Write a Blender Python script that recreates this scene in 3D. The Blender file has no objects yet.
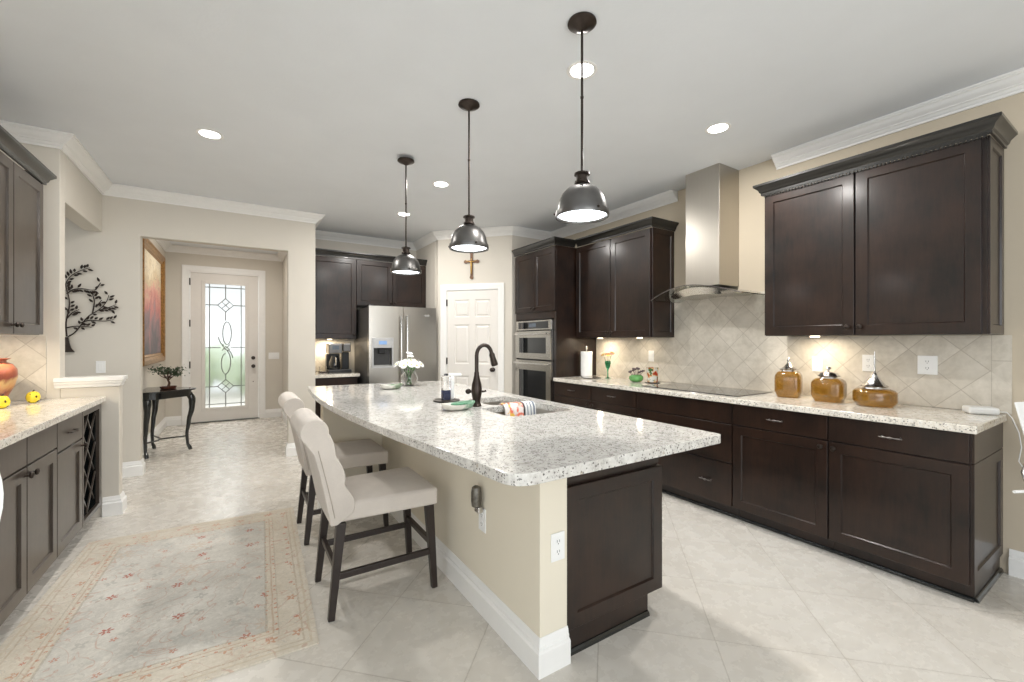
import bpy, math, random
from mathutils import Matrix, Vector
PI = math.pi
random.seed(7)
S = bpy.context.scene
C = S.collection

# ------------------------------------------------------------------ camera
cam_d = bpy.data.cameras.new('camera'); cam = bpy.data.objects.new('camera', cam_d); C.objects.link(cam)
cam.location = (0, 0, 1.334); cam.rotation_euler = (PI/2, 0, -math.radians(32.6))
cam_d.sensor_width = 36; cam_d.sensor_fit = 'HORIZONTAL'; cam_d.lens = 36*430/1024
cam_d.clip_start = 0.05
S.camera = cam
# ------------------------------------------------------------------ world, exposure
S.view_settings.view_transform = 'Standard'; S.view_settings.look = 'None'
S.view_settings.gamma = 1; S.view_settings.use_curve_mapping = False
S.view_settings.exposure = 0.2
w = bpy.data.worlds.new('daylight'); S.world = w; w.use_nodes = True
wb = w.node_tree.nodes['Background']; wb.inputs[0].default_value = (0.93, 0.97, 1.0, 1); wb.inputs[1].default_value = 1.0

def area(name, loc, rot, size, power, color=(1, 1, 1), size_y=None, spread=None, shape=None, parent=None):
    l = bpy.data.lights.new(name, 'AREA'); l.energy = power; l.color = color; l.size = size
    if shape: l.shape = shape
    if size_y: l.shape = 'RECTANGLE'; l.size_y = size_y
    if spread: l.spread = spread
    o = bpy.data.objects.new(name, l); C.objects.link(o); o.location = loc; o.rotation_euler = rot
    if parent: o.parent = parent
    return o
# added lamps for daylight of assumed living room windows behind the camera, none built
area('assumed_rear_daylight', (0.2, -2.9, 1.5), (PI/2, 0, 0), 3.2, 60, (0.95, 0.98, 1), 2.0)
area('added_side_daylight', (-2.7, -0.6, 1.5), (PI/2, 0, -PI/2), 2.6, 20, (0.95, 0.98, 1), 1.9)  # added lamp on the open left side, no window there
# daylight falling in through the glass of the front door
area('daylight_front_door', (-0.16, 10.4, 3.5), (math.radians(-52), 0, 0), 2.4, 150, (0.97, 0.99, 1), 1.4)
area('foyer_fill', (-0.1, 7.3, 2.82), (0, 0, 0), 0.2, 16, (1, 0.95, 0.88), shape='DISK')  # added fill without a fixture, out of view, to brighten the foyer
CAN_W = 19; PEND_W = 2.2; PUCK_W = 1.4

# ------------------------------------------------------------------ node expressions
class NV:
    def __init__(s, t, sock): s.t = t; s.s = sock
    def _m(s, op, *a):
        n = s.t.nodes.new('ShaderNodeMath'); n.operation = op
        for i, x in enumerate((s,)+a):
            if isinstance(x, NV): s.t.links.new(x.s, n.inputs[i])
            else: n.inputs[i].default_value = x
        return NV(s.t, n.outputs[0])
    def __add__(s, o): return s._m('ADD', o)
    def __radd__(s, o): return s._m('ADD', o)
    def __sub__(s, o): return s._m('SUBTRACT', o)
    def __rsub__(s, o): return (s*-1)+o
    def __mul__(s, o): return s._m('MULTIPLY', o)
    def __rmul__(s, o): return s._m('MULTIPLY', o)
    def __truediv__(s, o): return s._m('DIVIDE', o)
    def lt(s, o): return s._m('LESS_THAN', o)
    def gt(s, o): return s._m('GREATER_THAN', o)
    def abs(s): return s._m('ABSOLUTE')
    def frac(s): return s._m('FRACT')
    def floor(s): return s._m('FLOOR')
    def mn(s, o): return s._m('MINIMUM', o)
    def mx(s, o): return s._m('MAXIMUM', o)
    def sin(s): return s._m('SINE')
    def cos(s): return s._m('COSINE')
    def pw(s, o): return s._m('POWER', o)
    def sqrt(s): return s._m('SQRT')
    def at2(s, o): return s._m('ARCTAN2', o)
    def clamp(s): 
        r = s._m('ADD', 0.0); r.s.node.use_clamp = True; return r

class M:
    """one material under construction"""
    def __init__(s, name):
        s.m = bpy.data.materials.new(name); s.m.use_nodes = True; s.t = s.m.node_tree
        s.b = s.t.nodes['Principled BSDF']
    def coords(s, kind='Object'):
        n = s.t.nodes.new('ShaderNodeTexCoord'); sp = s.t.nodes.new('ShaderNodeSeparateXYZ')
        s.t.links.new(n.outputs[kind], sp.inputs[0]); s.vec = n.outputs[kind]
        return [NV(s.t, sp.outputs[i]) for i in range(3)]
    def geo(s):
        n = s.t.nodes.new('ShaderNodeNewGeometry'); sp = s.t.nodes.new('ShaderNodeSeparateXYZ')
        s.t.links.new(n.outputs['Position'], sp.inputs[0]); s.vec = n.outputs['Position']
        return [NV(s.t, sp.outputs[i]) for i in range(3)]
    def comb(s, x, y, z):
        n = s.t.nodes.new('ShaderNodeCombineXYZ')
        for i, v in enumerate((x, y, z)):
            if isinstance(v, NV): s.t.links.new(v.s, n.inputs[i])
            else: n.inputs[i].default_value = v
        return n.outputs[0]
    def noise(s, scale, detail=3, rough=0.5, vec=None, dist=0.0, out=0):
        n = s.t.nodes.new('ShaderNodeTexNoise'); n.inputs['Scale'].default_value = scale
        n.inputs['Detail'].default_value = detail; n.inputs['Roughness'].default_value = rough
        n.inputs['Distortion'].default_value = dist
        s.t.links.new(vec or s.vec, n.inputs['Vector']); return NV(s.t, n.outputs[out])
    def voro(s, scale, feature='F1', vec=None, out='Distance', rnd=1.0):
        n = s.t.nodes.new('ShaderNodeTexVoronoi'); n.inputs['Scale'].default_value = scale; n.feature = feature
        n.inputs['Randomness'].default_value = rnd
        s.t.links.new(vec or s.vec, n.inputs['Vector']); return NV(s.t, n.outputs[out])
    def white(s, vec):
        n = s.t.nodes.new('ShaderNodeTexWhiteNoise'); s.t.links.new(vec, n.inputs['Vector']); return NV(s.t, n.outputs['Value'])
    def ramp(s, v, stops, interp='LINEAR'):
        n = s.t.nodes.new('ShaderNodeValToRGB'); n.color_ramp.interpolation = interp
        e = n.color_ramp.elements
        while len(e) < len(stops): e.new(0.5)
        for i, (p, c) in enumerate(stops):
            e[i].position = p; e[i].color = (*c, 1) if len(c) == 3 else c
        s.t.links.new(v.s, n.inputs[0]); return NV(s.t, n.outputs[0])
    def mix(s, f, a, b, mode='MIX'):
        n = s.t.nodes.new('ShaderNodeMix'); n.data_type = 'RGBA'; n.blend_type = mode
        for sock, v in ((n.inputs[0], f), (n.inputs[6], a), (n.inputs[7], b)):
            if isinstance(v, NV): s.t.links.new(v.s, sock)
            elif isinstance(v, tuple): sock.default_value = (*v, 1)
            else: sock.default_value = v
        return NV(s.t, n.outputs[2])
    def set(s, **k):
        names = dict(color='Base Color', rough='Roughness', metal='Metallic', coat='Coat Weight', coatr='Coat Roughness',
                     trans='Transmission Weight', ior='IOR', spec='Specular IOR Level', sheen='Sheen Weight', aniso='Anisotropic',
                     emit='Emission Color', es='Emission Strength', alpha='Alpha')
        for a, v in k.items():
            sock = s.b.inputs[names[a]]
            if isinstance(v, NV): s.t.links.new(v.s, sock)
            elif isinstance(v, tuple): sock.default_value = (*v, 1)
            else: sock.default_value = v
        return s
    def bump(s, h, strength=0.2, dist=0.002):
        n = s.t.nodes.new('ShaderNodeBump'); n.inputs['Strength'].default_value = strength; n.inputs['Distance'].default_value = dist
        s.t.links.new(h.s, n.inputs['Height']); s.t.links.new(n.outputs[0], s.b.inputs['Normal']); return s

def srgb(r, g, b):
    f = lambda c: (c/255/12.92) if c/255 <= .04045 else ((c/255+.055)/1.055)**2.4
    return (f(r), f(g), f(b))

def plain(name, color, rough=0.5, metal=0.0, noise=0.06, scale=20, **k):
    m = M(name); m.coords(); n = m.noise(scale, 3)
    lo = tuple(c*(1-noise) for c in color); hi = tuple(min(1, c*(1+noise)) for c in color)
    m.set(color=m.ramp(n, [(0.3, lo), (0.7, hi)]), rough=rough, metal=metal, **k)
    return m
MT = {}
def paint(name, c, rough=0.75, bump=0.08, scale=90):
    m = plain(name, c, rough, noise=0.015, scale=3, spec=0.25); m.bump(m.noise(scale, 2), bump, 0.002); return m.m
MT['wall'] = paint('wall_paint', srgb(212, 206, 195))
MT['wall_olive'] = paint('wall_paint_range', srgb(200, 188, 168))
MT['island_paint'] = paint('island_paint', srgb(229, 221, 203))
MT['ceiling'] = paint('ceiling_paint', srgb(229, 232, 235), 0.9, 0.35, 60)
MT['trim'] = plain('white_trim', srgb(240, 239, 236), 0.35, noise=0.01).m
MT['door_white'] = plain('white_door_paint', srgb(226, 222, 216), 0.4, noise=0.01).m
MT['plate'] = plain('white_plastic', srgb(240, 240, 238), 0.3, noise=0.01).m
MT['dark_slot'] = plain('dark_slot', (0.03, 0.03, 0.03), 0.5).m

def wood(name, c1, c2, rough=0.3, coat=0.35):
    m = M(name); m.coords()
    n = m.noise(3.6, 5, 0.6); x, y, z = m.coords()
    g = m.noise(14, 6, 0.7, vec=m.comb(x*4, y*4, z*0.5))
    f = n*0.65+g*0.35
    m.set(color=m.ramp(f, [(0.36, c1), (0.62, c2)]), spec=0.35, rough=rough, coat=coat, coatr=0.17)
    return m.m
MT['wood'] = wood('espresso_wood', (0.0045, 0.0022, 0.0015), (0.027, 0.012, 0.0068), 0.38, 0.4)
MT['wood_glare'] = wood('espresso_wood_glare', (0.034, 0.026, 0.020), (0.064, 0.050, 0.040), 0.30)  # espresso wood with the glare on the left fronts put into its colour
MT['crown_wood'] = plain('dark_crown_finish', (0.013, 0.012, 0.010), 0.28, coat=0.4).m
MT['black_wood'] = plain('black_lacquer', (0.008, 0.010, 0.010), 0.2, coat=0.5).m
MT['stool_wood'] = plain('dark_stool_wood', (0.022, 0.014, 0.011), 0.35).m

# diagonal floor tiles, 508 mm
def floor_mat():
    m = M('diagonal_floor_tile'); x, y, z = m.geo()
    p = 0.7184
    u = (x-y-0.668)/p; v = (x+y-2.92)/p
    cell = m.comb(u.floor(), v.floor(), 0.0)
    r = m.white(cell)
    du = (u.frac()-0.5).abs(); dv = (v.frac()-0.5).abs()
    edge = du.mx(dv)
    g = edge.gt(0.4945)
    off = m.comb(x+r*7, y+r*13, z)
    n1 = m.noise(2.2, 6, 0.62, vec=off, dist=0.6); n2 = m.noise(11, 4, 0.6, vec=off)
    c = m.ramp(n1*0.7+n2*0.3, [(0.30, srgb(205, 199, 189)), (0.5, srgb(213, 208, 199)), (0.70, srgb(222, 218, 210))])
    c = m.mix(r*0.10, c, srgb(190, 182, 170))
    c = m.mix(g*0.5, c, srgb(160, 153, 142))
    m.set(color=c, rough=m.ramp(n2, [(0.3, (0.20,)*3), (0.7, (0.34,)*3)]), spec=0.45)
    m.bump((1-g)*1.0+n2*0.1, 0.35, 0.0015)
    return m.m
MT['floor'] = floor_mat()

def splash_mat(axis, name='diagonal_wall_tile', ph=(0.427, 2.5), border=None):
    m = M(name); x, y, z = m.geo(); h = {'y': y, 'x': x}[axis]
    p = 0.243
    u = (h-z-ph[0])/p; v = (h+z-ph[1])/p
    cell = m.comb(u.floor(), v.floor(), 0.0); r = m.white(cell)
    e = ((u.frac()-0.5).abs()).mx((v.frac()-0.5).abs()); g = e.gt(0.487)
    if border:
        b = h.lt(border)
        zz = ((z-0.914)/0.305).frac()
        gb = ((zz-0.5).abs()).gt(0.493)
        seam = ((h-border).abs()).lt(0.0015)
        g = (g*(1-b)+gb*b).mx(seam)
    off = m.comb(x+r*5, y+r*3, z+r*9)
    n1 = m.noise(6, 6, 0.65, vec=off, dist=0.8); n2 = m.noise(30, 4, 0.6, vec=off)
    c = m.ramp(n1*0.65+n2*0.35, [(0.3, srgb(186, 178, 164)), (0.5, srgb(208, 201, 188)), (0.7, srgb(224, 217, 205))])
    c = m.mix(r*0.30, c, srgb(188, 180, 166))
    c = m.mix(g*0.55, c, srgb(158, 148, 134))
    m.set(color=c, rough=0.42, spec=0.4); m.bump((1-g)+n2*0.12, 0.4, 0.0015)
    return m.m
MT['splash'] = splash_mat('y', border=0.608)
MT['splash_x'] = splash_mat('x', 'nook_wall_tile', (0.1, 0.05))

def granite(name, base, rough=0.12, top=srgb(243, 241, 235)):
    m = M(name); m.geo()
    big = m.noise(5.5, 5, 0.65, dist=0.5); mid = m.noise(38, 5, 0.7); fine = m.noise(110, 3, 0.7)
    c = m.ramp(mid, [(0.33, srgb(168, 164, 158)), (0.45, base), (0.70, top)])
    c = m.mix(m.ramp(big, [(0.50, (0, 0, 0)), (0.66, (1, 1, 1))])*0.32, c, srgb(170, 164, 156))
    v = m.voro(75); vc = m.voro(75, out='Color')
    sp = v.lt(0.30)*vc.gt(0.62)
    c = m.mix(sp*0.75, c, srgb(98, 92, 88))
    v2 = m.voro(140); vc2 = m.voro(140, out='Color')
    c = m.mix(v2.lt(0.33)*vc2.gt(0.64)*0.8, c, srgb(58, 54, 54))
    v3 = m.voro(34); vc3 = m.voro(34, out='Color')
    c = m.mix(v3.lt(0.22)*vc3.gt(0.80)*0.55, c, srgb(165, 150, 128))
    m.set(color=c, rough=rough, spec=0.5, coat=0.3, coatr=0.05)
    return m.m
MT['granite'] = granite('white_speckled_granite', srgb(206, 203, 197), top=srgb(226, 224, 218))
MT['granite_warm'] = granite('pale_granite', srgb(228, 221, 208))

def steel(name, c, rough, axis='z', lo=0.9):
    m = M(name); x, y, z = m.coords()
    v = {'z': m.comb(x*90, y*90, z*1.0), 'x': m.comb(x*1.0, y*90, z*90), 'y': m.comb(x*90, y*1.0, z*90)}[axis]
    n = m.noise(1.5, 2, 0.5, vec=v)
    m.set(color=m.ramp(n, [(0.3, tuple(k*lo for k in c)), (0.7, c)]), rough=rough, metal=1.0)
    return m.m
MT['steel'] = steel('brushed_steel', (0.52, 0.49, 0.44), 0.30, lo=0.97)
MT['steel_h'] = steel('brushed_steel_horizontal', (0.62, 0.60, 0.56), 0.25, 'y', 0.96)
MT['chrome'] = plain('polished_metal', (0.75, 0.74, 0.72), 0.12, 1.0, 0.02).m
MT['silver'] = plain('tarnished_silver', (0.62, 0.61, 0.60), 0.22, 1.0, 0.25, 60).m
MT['bronze'] = plain('oil_rubbed_bronze', (0.045, 0.034, 0.028), 0.32, 0.75, 0.2, 30).m
MT['bronze_metal'] = plain('dark_pewter_shade', (0.17, 0.165, 0.16), 0.36, 1.0, 0.15, 12).m
MT['pewter'] = plain('antique_pewter', (0.22, 0.20, 0.19), 0.3, 1.0, 0.3, 60).m
MT['black'] = plain('black_plastic', (0.012, 0.012, 0.013), 0.3).m
MT['black_glass'] = plain('black_glass', (0.010, 0.011, 0.013), 0.05, coat=0.6).m
MT['display'] = plain('control_display', (0.10, 0.12, 0.15), 0.2).m
MT['blue_display'] = plain('blue_display', srgb(120, 150, 190), 0.3, emit=(0.25, 0.45, 0.8), es=0.3).m
MT['lead'] = plain('grey_lead_came', (0.30, 0.31, 0.30), 0.4).m
MT['grey_plastic'] = plain('grey_plastic', (0.35, 0.35, 0.34), 0.35).m

def fabric(name, c):
    m = M(name); m.coords(); n = m.noise(9, 4, 0.6); f = m.noise(420, 2, 0.5)
    lo = tuple(k*0.86 for k in c)
    m.set(color=m.ramp(n*0.5+f*0.5, [(0.35, lo), (0.65, c)]), rough=0.92, sheen=0.25, spec=0.15); m.bump(f, 0.3, 0.0008); return m.m
MT['fabric'] = fabric('oatmeal_linen', srgb(208, 199, 189))
MT['fabric_cord'] = fabric('linen_piping', srgb(172, 162, 150))

def glass(name, c=(1, 1, 1), rough=0.0, ior=1.45):
    m = M(name); m.set(color=c, rough=rough, trans=1.0, ior=ior); return m.m
MT['glass'] = glass('clear_glass')
MT['hood_glass'] = glass('hood_glass', (0.80, 0.84, 0.82), 0.02)
MT['green_glass'] = glass('green_glass', (0.10, 0.55, 0.32), 0.05)
def amber():
    m = M('amber_ribbed_glass'); m.coords(); n = m.noise(6, 3)
    m.set(color=m.ramp(n, [(0.3, srgb(150, 108, 36)), (0.7, srgb(190, 146, 66))]), rough=0.10, trans=0.75, ior=1.45, coat=0.5, coatr=0.05)
    return m.m
MT['amber'] = amber()
def emis(name, c, s):
    m = M(name); m.set(color=(0.9, 0.9, 0.9), emit=c, es=s); return m.m
MT['lamp'] = emis('lit_lamp_lens', (1.0, 0.98, 0.95), 10.0)
MT['pend_lamp'] = emis('lit_pendant_diffuser', (0.88, 0.95, 1.0), 6.0)
MT['puck'] = emis('lit_puck_lens', (1.0, 0.85, 0.6), 3.0)

def frost():
    m = M('textured_door_glass'); t = m.t; m.coords()
    tr = t.nodes.new('ShaderNodeBsdfTransparent'); tr.inputs[0].default_value = (0.97, 1, 0.97, 1)
    rf = t.nodes.new('ShaderNodeBsdfRefraction'); rf.inputs['Roughness'].default_value = 0.35; rf.inputs['IOR'].default_value = 1.12
    gl = t.nodes.new('ShaderNodeBsdfGlossy'); gl.inputs['Roughness'].default_value = 0.1
    n = m.noise(35, 3, 0.6)
    bp = t.nodes.new('ShaderNodeBump'); bp.inputs['Strength'].default_value = 0.6; t.links.new(n.s, bp.inputs['Height'])
    t.links.new(bp.outputs[0], rf.inputs['Normal'])
    a = t.nodes.new('ShaderNodeMixShader'); a.inputs[0].default_value = 0.35
    t.links.new(rf.outputs[0], a.inputs[1]); t.links.new(tr.outputs[0], a.inputs[2])
    b = t.nodes.new('ShaderNodeMixShader'); b.inputs[0].default_value = 0.05
    t.links.new(a.outputs[0], b.inputs[1]); t.links.new(gl.outputs[0], b.inputs[2])
    t.links.new(b.outputs[0], t.nodes['Material Output'].inputs[0])
    return m.m
MT['frost'] = frost()

def rug_mat(W, L):
    m = M('faded_floral_rug'); x, y, z = m.coords()       # local: centre of the rug
    warp = m.noise(9, 3, 0.6)*0.010-0.005
    dx = (W/2)-x.abs()+warp; dy = (L/2)-y.abs()+warp; d = dx.mn(dy)     # distance to the edge
    wear = m.noise(2.6, 5, 0.65, dist=0.5); grain = m.noise(60, 4, 0.7)
    field = m.ramp(wear*0.6+grain*0.4, [(0.36, srgb(184, 180, 172)), (0.52, srgb(206, 202, 193)), (0.66, srgb(222, 218, 210))])
    bord = m.ramp(wear*0.5+grain*0.5, [(0.36, srgb(194, 184, 166)), (0.6, srgb(216, 208, 194))])
    isb = d.lt(0.20)
    c = m.mix(isb, field, bord)
    patches = m.noise(5.5, 3, 0.5, dist=1.2)
    c = m.mix(m.ramp(patches, [(0.55, (0, 0, 0)), (0.68, (1, 1, 1))])*(1-isb)*0.45, c, srgb(178, 178, 172))
    # rounded flowers on a jittered grid
    def flowers(c, sc, rad, col, keep, petals, ox=0.0, inner=None, mask=None, k=0.8):
        u = x*sc+ox; v = y*sc+ox*1.7
        cu = u.floor(); cv = v.floor(); r1 = m.white(m.comb(cu, cv, ox+1.0)); r2 = m.white(m.comb(cu, cv, ox+2.0)); r3 = m.white(m.comb(cu, cv, ox+3.0))
        a = u-cu-0.3-r1*0.4; b = v-cv-0.3-r2*0.4
        rr = (a*a+b*b).sqrt(); th = b.at2(a)
        shape = (th*petals+r1*6).cos()*0.32+0.72
        f = rr.lt(shape*(rad*sc))*(r3.lt(keep))*(rr.gt(rad*sc*0.22))
        if mask is not None: f = f*mask
        f = f*(grain.gt(0.40))*k
        return m.mix(f, c, col)
    notb = (1-isb)
    c = flowers(c, 3.1, 0.027, srgb(172, 84, 58), 0.8, 6, 0.37, mask=notb, k=0.85)
    c = flowers(c, 4.3, 0.017, srgb(186, 112, 82), 0.7, 5, 3.1, mask=notb, k=0.7)
    c = flowers(c, 2.7, 0.055, srgb(196, 178, 158), 0.6, 8, 5.3, mask=notb, k=0.6)
    c = flowers(c, 5.2, 0.030, srgb(176, 174, 166), 0.6, 4, 9.1, mask=notb, k=0.7)
    # vines: thin distorted lines
    vn = m.noise(4.6, 2, 0.5, dist=1.6)
    vine = ((vn-0.5).abs()).lt(0.010)
    c = m.mix(vine*grain.gt(0.44)*0.55, c, srgb(188, 150, 128))
    vn2 = m.noise(7.5, 2, 0.5, dist=2.2); vine2 = ((vn2-0.52).abs()).lt(0.016)
    c = m.mix(vine2*grain.gt(0.5)*0.45, c, srgb(170, 166, 158))
    # border lines and border flowers
    for p, wd, col, k in ((0.200, 0.005, srgb(166, 158, 140), 0.7), (0.172, 0.004, srgb(176, 142, 112), 0.6), (0.055, 0.004, srgb(172, 152, 124), 0.6), (0.028, 0.005, srgb(190, 174, 146), 0.6), (0.150, 0.003, srgb(170, 160, 140), 0.6)):
        c = m.mix(((d-p).abs()).lt(wd)*grain.gt(0.44)*(k*0.85), c, col)
    wide = d.gt(0.06)*d.lt(0.145)
    c = flowers(c, 7.0, 0.026, srgb(190, 138, 106), 0.9, 5, 11.7, mask=wide, k=0.75)
    c = flowers(c, 9.0, 0.012, srgb(186, 96, 70), 0.55, 6, 17.7, mask=wide, k=0.8)
    c = flowers(c, 22.0, 0.009, srgb(186, 108, 76), 1.0, 1, 21.7, mask=d.gt(0.150)*d.lt(0.20), k=0.7)
    m.set(color=c, rough=0.95, spec=0.1, sheen=0.2); m.bump(grain, 0.5, 0.002)
    return m.m

# ------------------------------------------------------------------ mesh building
def frame_from(d):
    d = Vector(d).normalized(); a = Vector((0, 0, 1)) if abs(d.z) < 0.9 else Vector((1, 0, 0))
    u = d.cross(a).normalized(); return u, d.cross(u).normalized()
class MB:
    def __init__(s): s.v = []; s.f = []
    def box(s, x0, x1, y0, y1, z0, z1, mat=None):
        b = len(s.v)
        for p in ((x0, y0, z0), (x1, y0, z0), (x1, y1, z0), (x0, y1, z0), (x0, y0, z1), (x1, y0, z1), (x1, y1, z1), (x0, y1, z1)): s.v.append(Vector(p))
        for f in ((3, 2, 1, 0), (4, 5, 6, 7), (0, 1, 5, 4), (1, 2, 6, 5), (2, 3, 7, 6), (3, 0, 4, 7)): s.f.append(tuple(b+i for i in f))
        if mat: s.xf(b, mat)
        return s
    def xf(s, b, mat):
        for i in range(b, len(s.v)): s.v[i] = mat @ s.v[i]
        return s
    def rings(s, rings, cap=True, closed=False):
        b = len(s.v); n = len(rings[0])
        for r in rings: s.v += [Vector(p) for p in r]
        k = len(rings)
        for i in range(k if closed else k-1):
            for j in range(n):
                a0 = b+i*n+j; a1 = b+i*n+(j+1) % n; c0 = b+((i+1) % k)*n+j; c1 = b+((i+1) % k)*n+(j+1) % n
                s.f.append((a0, a1, c1, c0))
        if cap and not closed:
            s.f.append(tuple(b+j for j in reversed(range(n)))); s.f.append(tuple(b+(k-1)*n+j for j in range(n)))
        return s
    def tube(s, pts, rad, n=10, flat=1.0):
        pts = [Vector(p) for p in pts]; k = len(pts)
        if not isinstance(rad, (list, tuple)): rad = [rad]*k
        R = []; u = None
        for i, p in enumerate(pts):
            d = (pts[min(i+1, k-1)]-pts[max(i-1, 0)]).normalized()
            if u is None: u, w_ = frame_from(d)
            else:
                u = (u-d*u.dot(d)).normalized(); w_ = d.cross(u)
            R.append([p+u*(math.cos(2*PI*j/n)*rad[i])+w_*(math.sin(2*PI*j/n)*rad[i]*flat) for j in range(n)])
        return s.rings(R)
    def bar(s, a, b, w_, h, up=(0, 0, 1), w2=None, h2=None):
        a = Vector(a); b = Vector(b); d = (b-a).normalized(); up = Vector(up)
        x = d.cross(up)
        if x.length < 1e-4: x = d.cross(Vector((0, 1, 0)))
        x.normalize(); y = x.cross(d)
        w2 = w_ if w2 is None else w2; h2 = h if h2 is None else h2
        return s.rings([[p+x*(i*ww/2)+y*(j*hh/2) for i, j in ((-1, -1), (1, -1), (1, 1), (-1, 1))] for p, ww, hh in ((a, w_, h), (b, w2, h2))])
    def lathe(s, prof, n=24, c=(0, 0, 0), axis='z', rib=0, ribn=0):
        c = Vector(c); R = []
        for r, z in prof:
            ring = []
            for j in range(n):
                a = 2*PI*j/n; rr = max(r, 1e-5)*(1+rib*math.cos(a*ribn))
                p = {'z': Vector((rr*math.cos(a), rr*math.sin(a), z)), 'y': Vector((rr*math.cos(a), -z, rr*math.sin(a))), 'x': Vector((z, rr*math.cos(a), rr*math.sin(a)))}[axis]
                ring.append(c+p)
            R.append(ring)
        return s.rings(R)
    def ball(s, c, rx, ry=None, rz=None, n=12, k=8):
        ry = ry or rx; rz = rz or rx
        R = []
        for i in range(k+1):
            t = PI*i/k; r = max(math.sin(t), 1e-3); z = -math.cos(t)
            R.append([Vector(c)+Vector((rx*r*math.cos(2*PI*j/n), ry*r*math.sin(2*PI*j/n), rz*z)) for j in range(n)])
        return s.rings(R)
    def prism(s, poly, z0, z1, mat=None):
        b = len(s.v); n = len(poly)
        s.v += [Vector((x, y, z0)) for x, y in poly]+[Vector((x, y, z1)) for x, y in poly]
        s.f.append(tuple(b+i for i in reversed(range(n)))); s.f.append(tuple(b+n+i for i in range(n)))
        for i in range(n): s.f.append((b+i, b+(i+1) % n, b+n+(i+1) % n, b+n+i))
        if mat: s.xf(b, mat)
        return s
    def shaker(s, x0, x1, z0, z1, y1=0.0, t=0.02, fr=0.062, rec=0.009, bev=0.006, mat=None):
        """panel facing -y, back face at y1, front at y1-t"""
        b = len(s.v); yf = y1-t
        def q(i, y): return [(x0+i, y, z0+i), (x1-i, y, z0+i), (x1-i, y, z1-i), (x0+i, y, z1-i)]
        R = [q(0, y1), q(0, yf+0.002), q(0.002, yf), q(fr, yf), q(fr+bev, yf+rec), ]
        for r in R: s.v += [Vector(p) for p in r]
        for i in range(len(R)-1):
            for j in range(4):
                a0 = b+i*4+j; a1 = b+i*4+(j+1) % 4
                s.f.append((a0, a1, a1+4, a0+4))
        s.f.append((b+3, b+2, b+1, b)); s.f.append(tuple(b+16+j for j in range(4)))
        if mat: s.xf(b, mat)
        return s
    def sweep(s, path, prof, side=1, closed=False):
        """prof: (out, z) points; out is measured from the path to the right of travel (side=1)"""
        P = [Vector((p[0], p[1], 0)) for p in path]; k = len(P); R = []
        for i in range(k):
            if closed: d0 = (P[i]-P[i-1]).normalized(); d1 = (P[(i+1) % k]-P[i]).normalized()
            else:
                d0 = (P[i]-P[i-1]).normalized() if i else (P[1]-P[0]).normalized()
                d1 = (P[i+1]-P[i]).normalized() if i < k-1 else d0
            n0 = Vector((d0.y, -d0.x, 0))*side; n1 = Vector((d1.y, -d1.x, 0))*side
            m = (n0+n1); m = m/(m.length**2)*2 if m.length > 1e-4 else n0
            R.append([P[i]+m*o+Vector((0, 0, z)) for o, z in prof])
        return s.rings(R, cap=not closed, closed=closed)
    def obj(s, name, mat, parent=None, loc=None, rotz=0, smooth=None, bevel=0, label=None, seg=2):
        me = bpy.data.meshes.new(name); me.from_pydata([tuple(v) for v in s.v], [], s.f)
        import bmesh
        bm = bmesh.new(); bm.from_mesh(me); bmesh.ops.recalc_face_normals(bm, faces=bm.faces); bm.to_mesh(me); bm.free()
        me.materials.append(MT[mat] if isinstance(mat, str) else mat)
        o = bpy.data.objects.new(name, me); C.objects.link(o)
        if parent: o.parent = parent
        if loc is not None: o.location = loc
        o.rotation_euler = (0, 0, rotz)
        if smooth:
            for p in me.polygons: p.use_smooth = True
            me.set_sharp_from_angle(angle=math.radians(smooth))
        if bevel:
            md = o.modifiers.new('bevel', 'BEVEL'); md.width = bevel; md.segments = seg; md.limit_method = 'ANGLE'; md.angle_limit = math.radians(35)
            md.harden_normals = False
        if label: o['label'] = label
        return o
def thing(name, label, cat, loc=(0, 0, 0), rotz=0, group=None):
    o = bpy.data.objects.new(name, None); C.objects.link(o); o.location = loc; o.rotation_euler = (0, 0, rotz)
    o.empty_display_size = 0.1
    return tag(o, label, cat, group)
def tag(o, label, cat, group=None):
    o['label'] = label; o['category'] = cat
    if group: o['group'] = group
    return o
def st(o, label=None):
    o['kind'] = 'structure'
    if label: o['label'] = label
    return o
def copy_tree(o, parent=None):
    c = o.copy(); C.objects.link(c); c.parent = parent
    for ch in list(o.children): copy_tree(ch, c)
    return c
def box(*a): return MB().box(*a)
RX = lambda a: Matrix.Rotation(a, 4, 'X')
RY = lambda a: Matrix.Rotation(a, 4, 'Y')
RZ = lambda a: Matrix.Rotation(a, 4, 'Z')
TR = lambda x, y, z: Matrix.Translation((x, y, z))

CEIL = 2.84
# ================================================================== SETTING
st(box(-3.4, 6.0, -3.2, 9.0, -0.10, 0.0).obj('floor', 'floor'), 'floor of large pale stone tiles laid diagonally')
st(box(-3.4, 6.0, -3.2, 9.0, CEIL, CEIL+0.1).obj('ceiling', 'ceiling'), 'smooth pale grey ceiling')
XR = 3.73
st(box(XR, XR+0.12, -3.2, 4.92, 0, CEIL).obj('wall_right', 'wall_olive'), 'tan wall behind the range counter')
st(box(3.07, XR-0.001, 4.80, 4.92, 0, CEIL).obj('wall_pantry_side', 'wall'))
A = Vector((2.35, 5.59)); B = Vector((3.07, 4.80)); DL = (B-A).length; dang = math.atan2(B.y-A.y, B.x-A.x)
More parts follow.
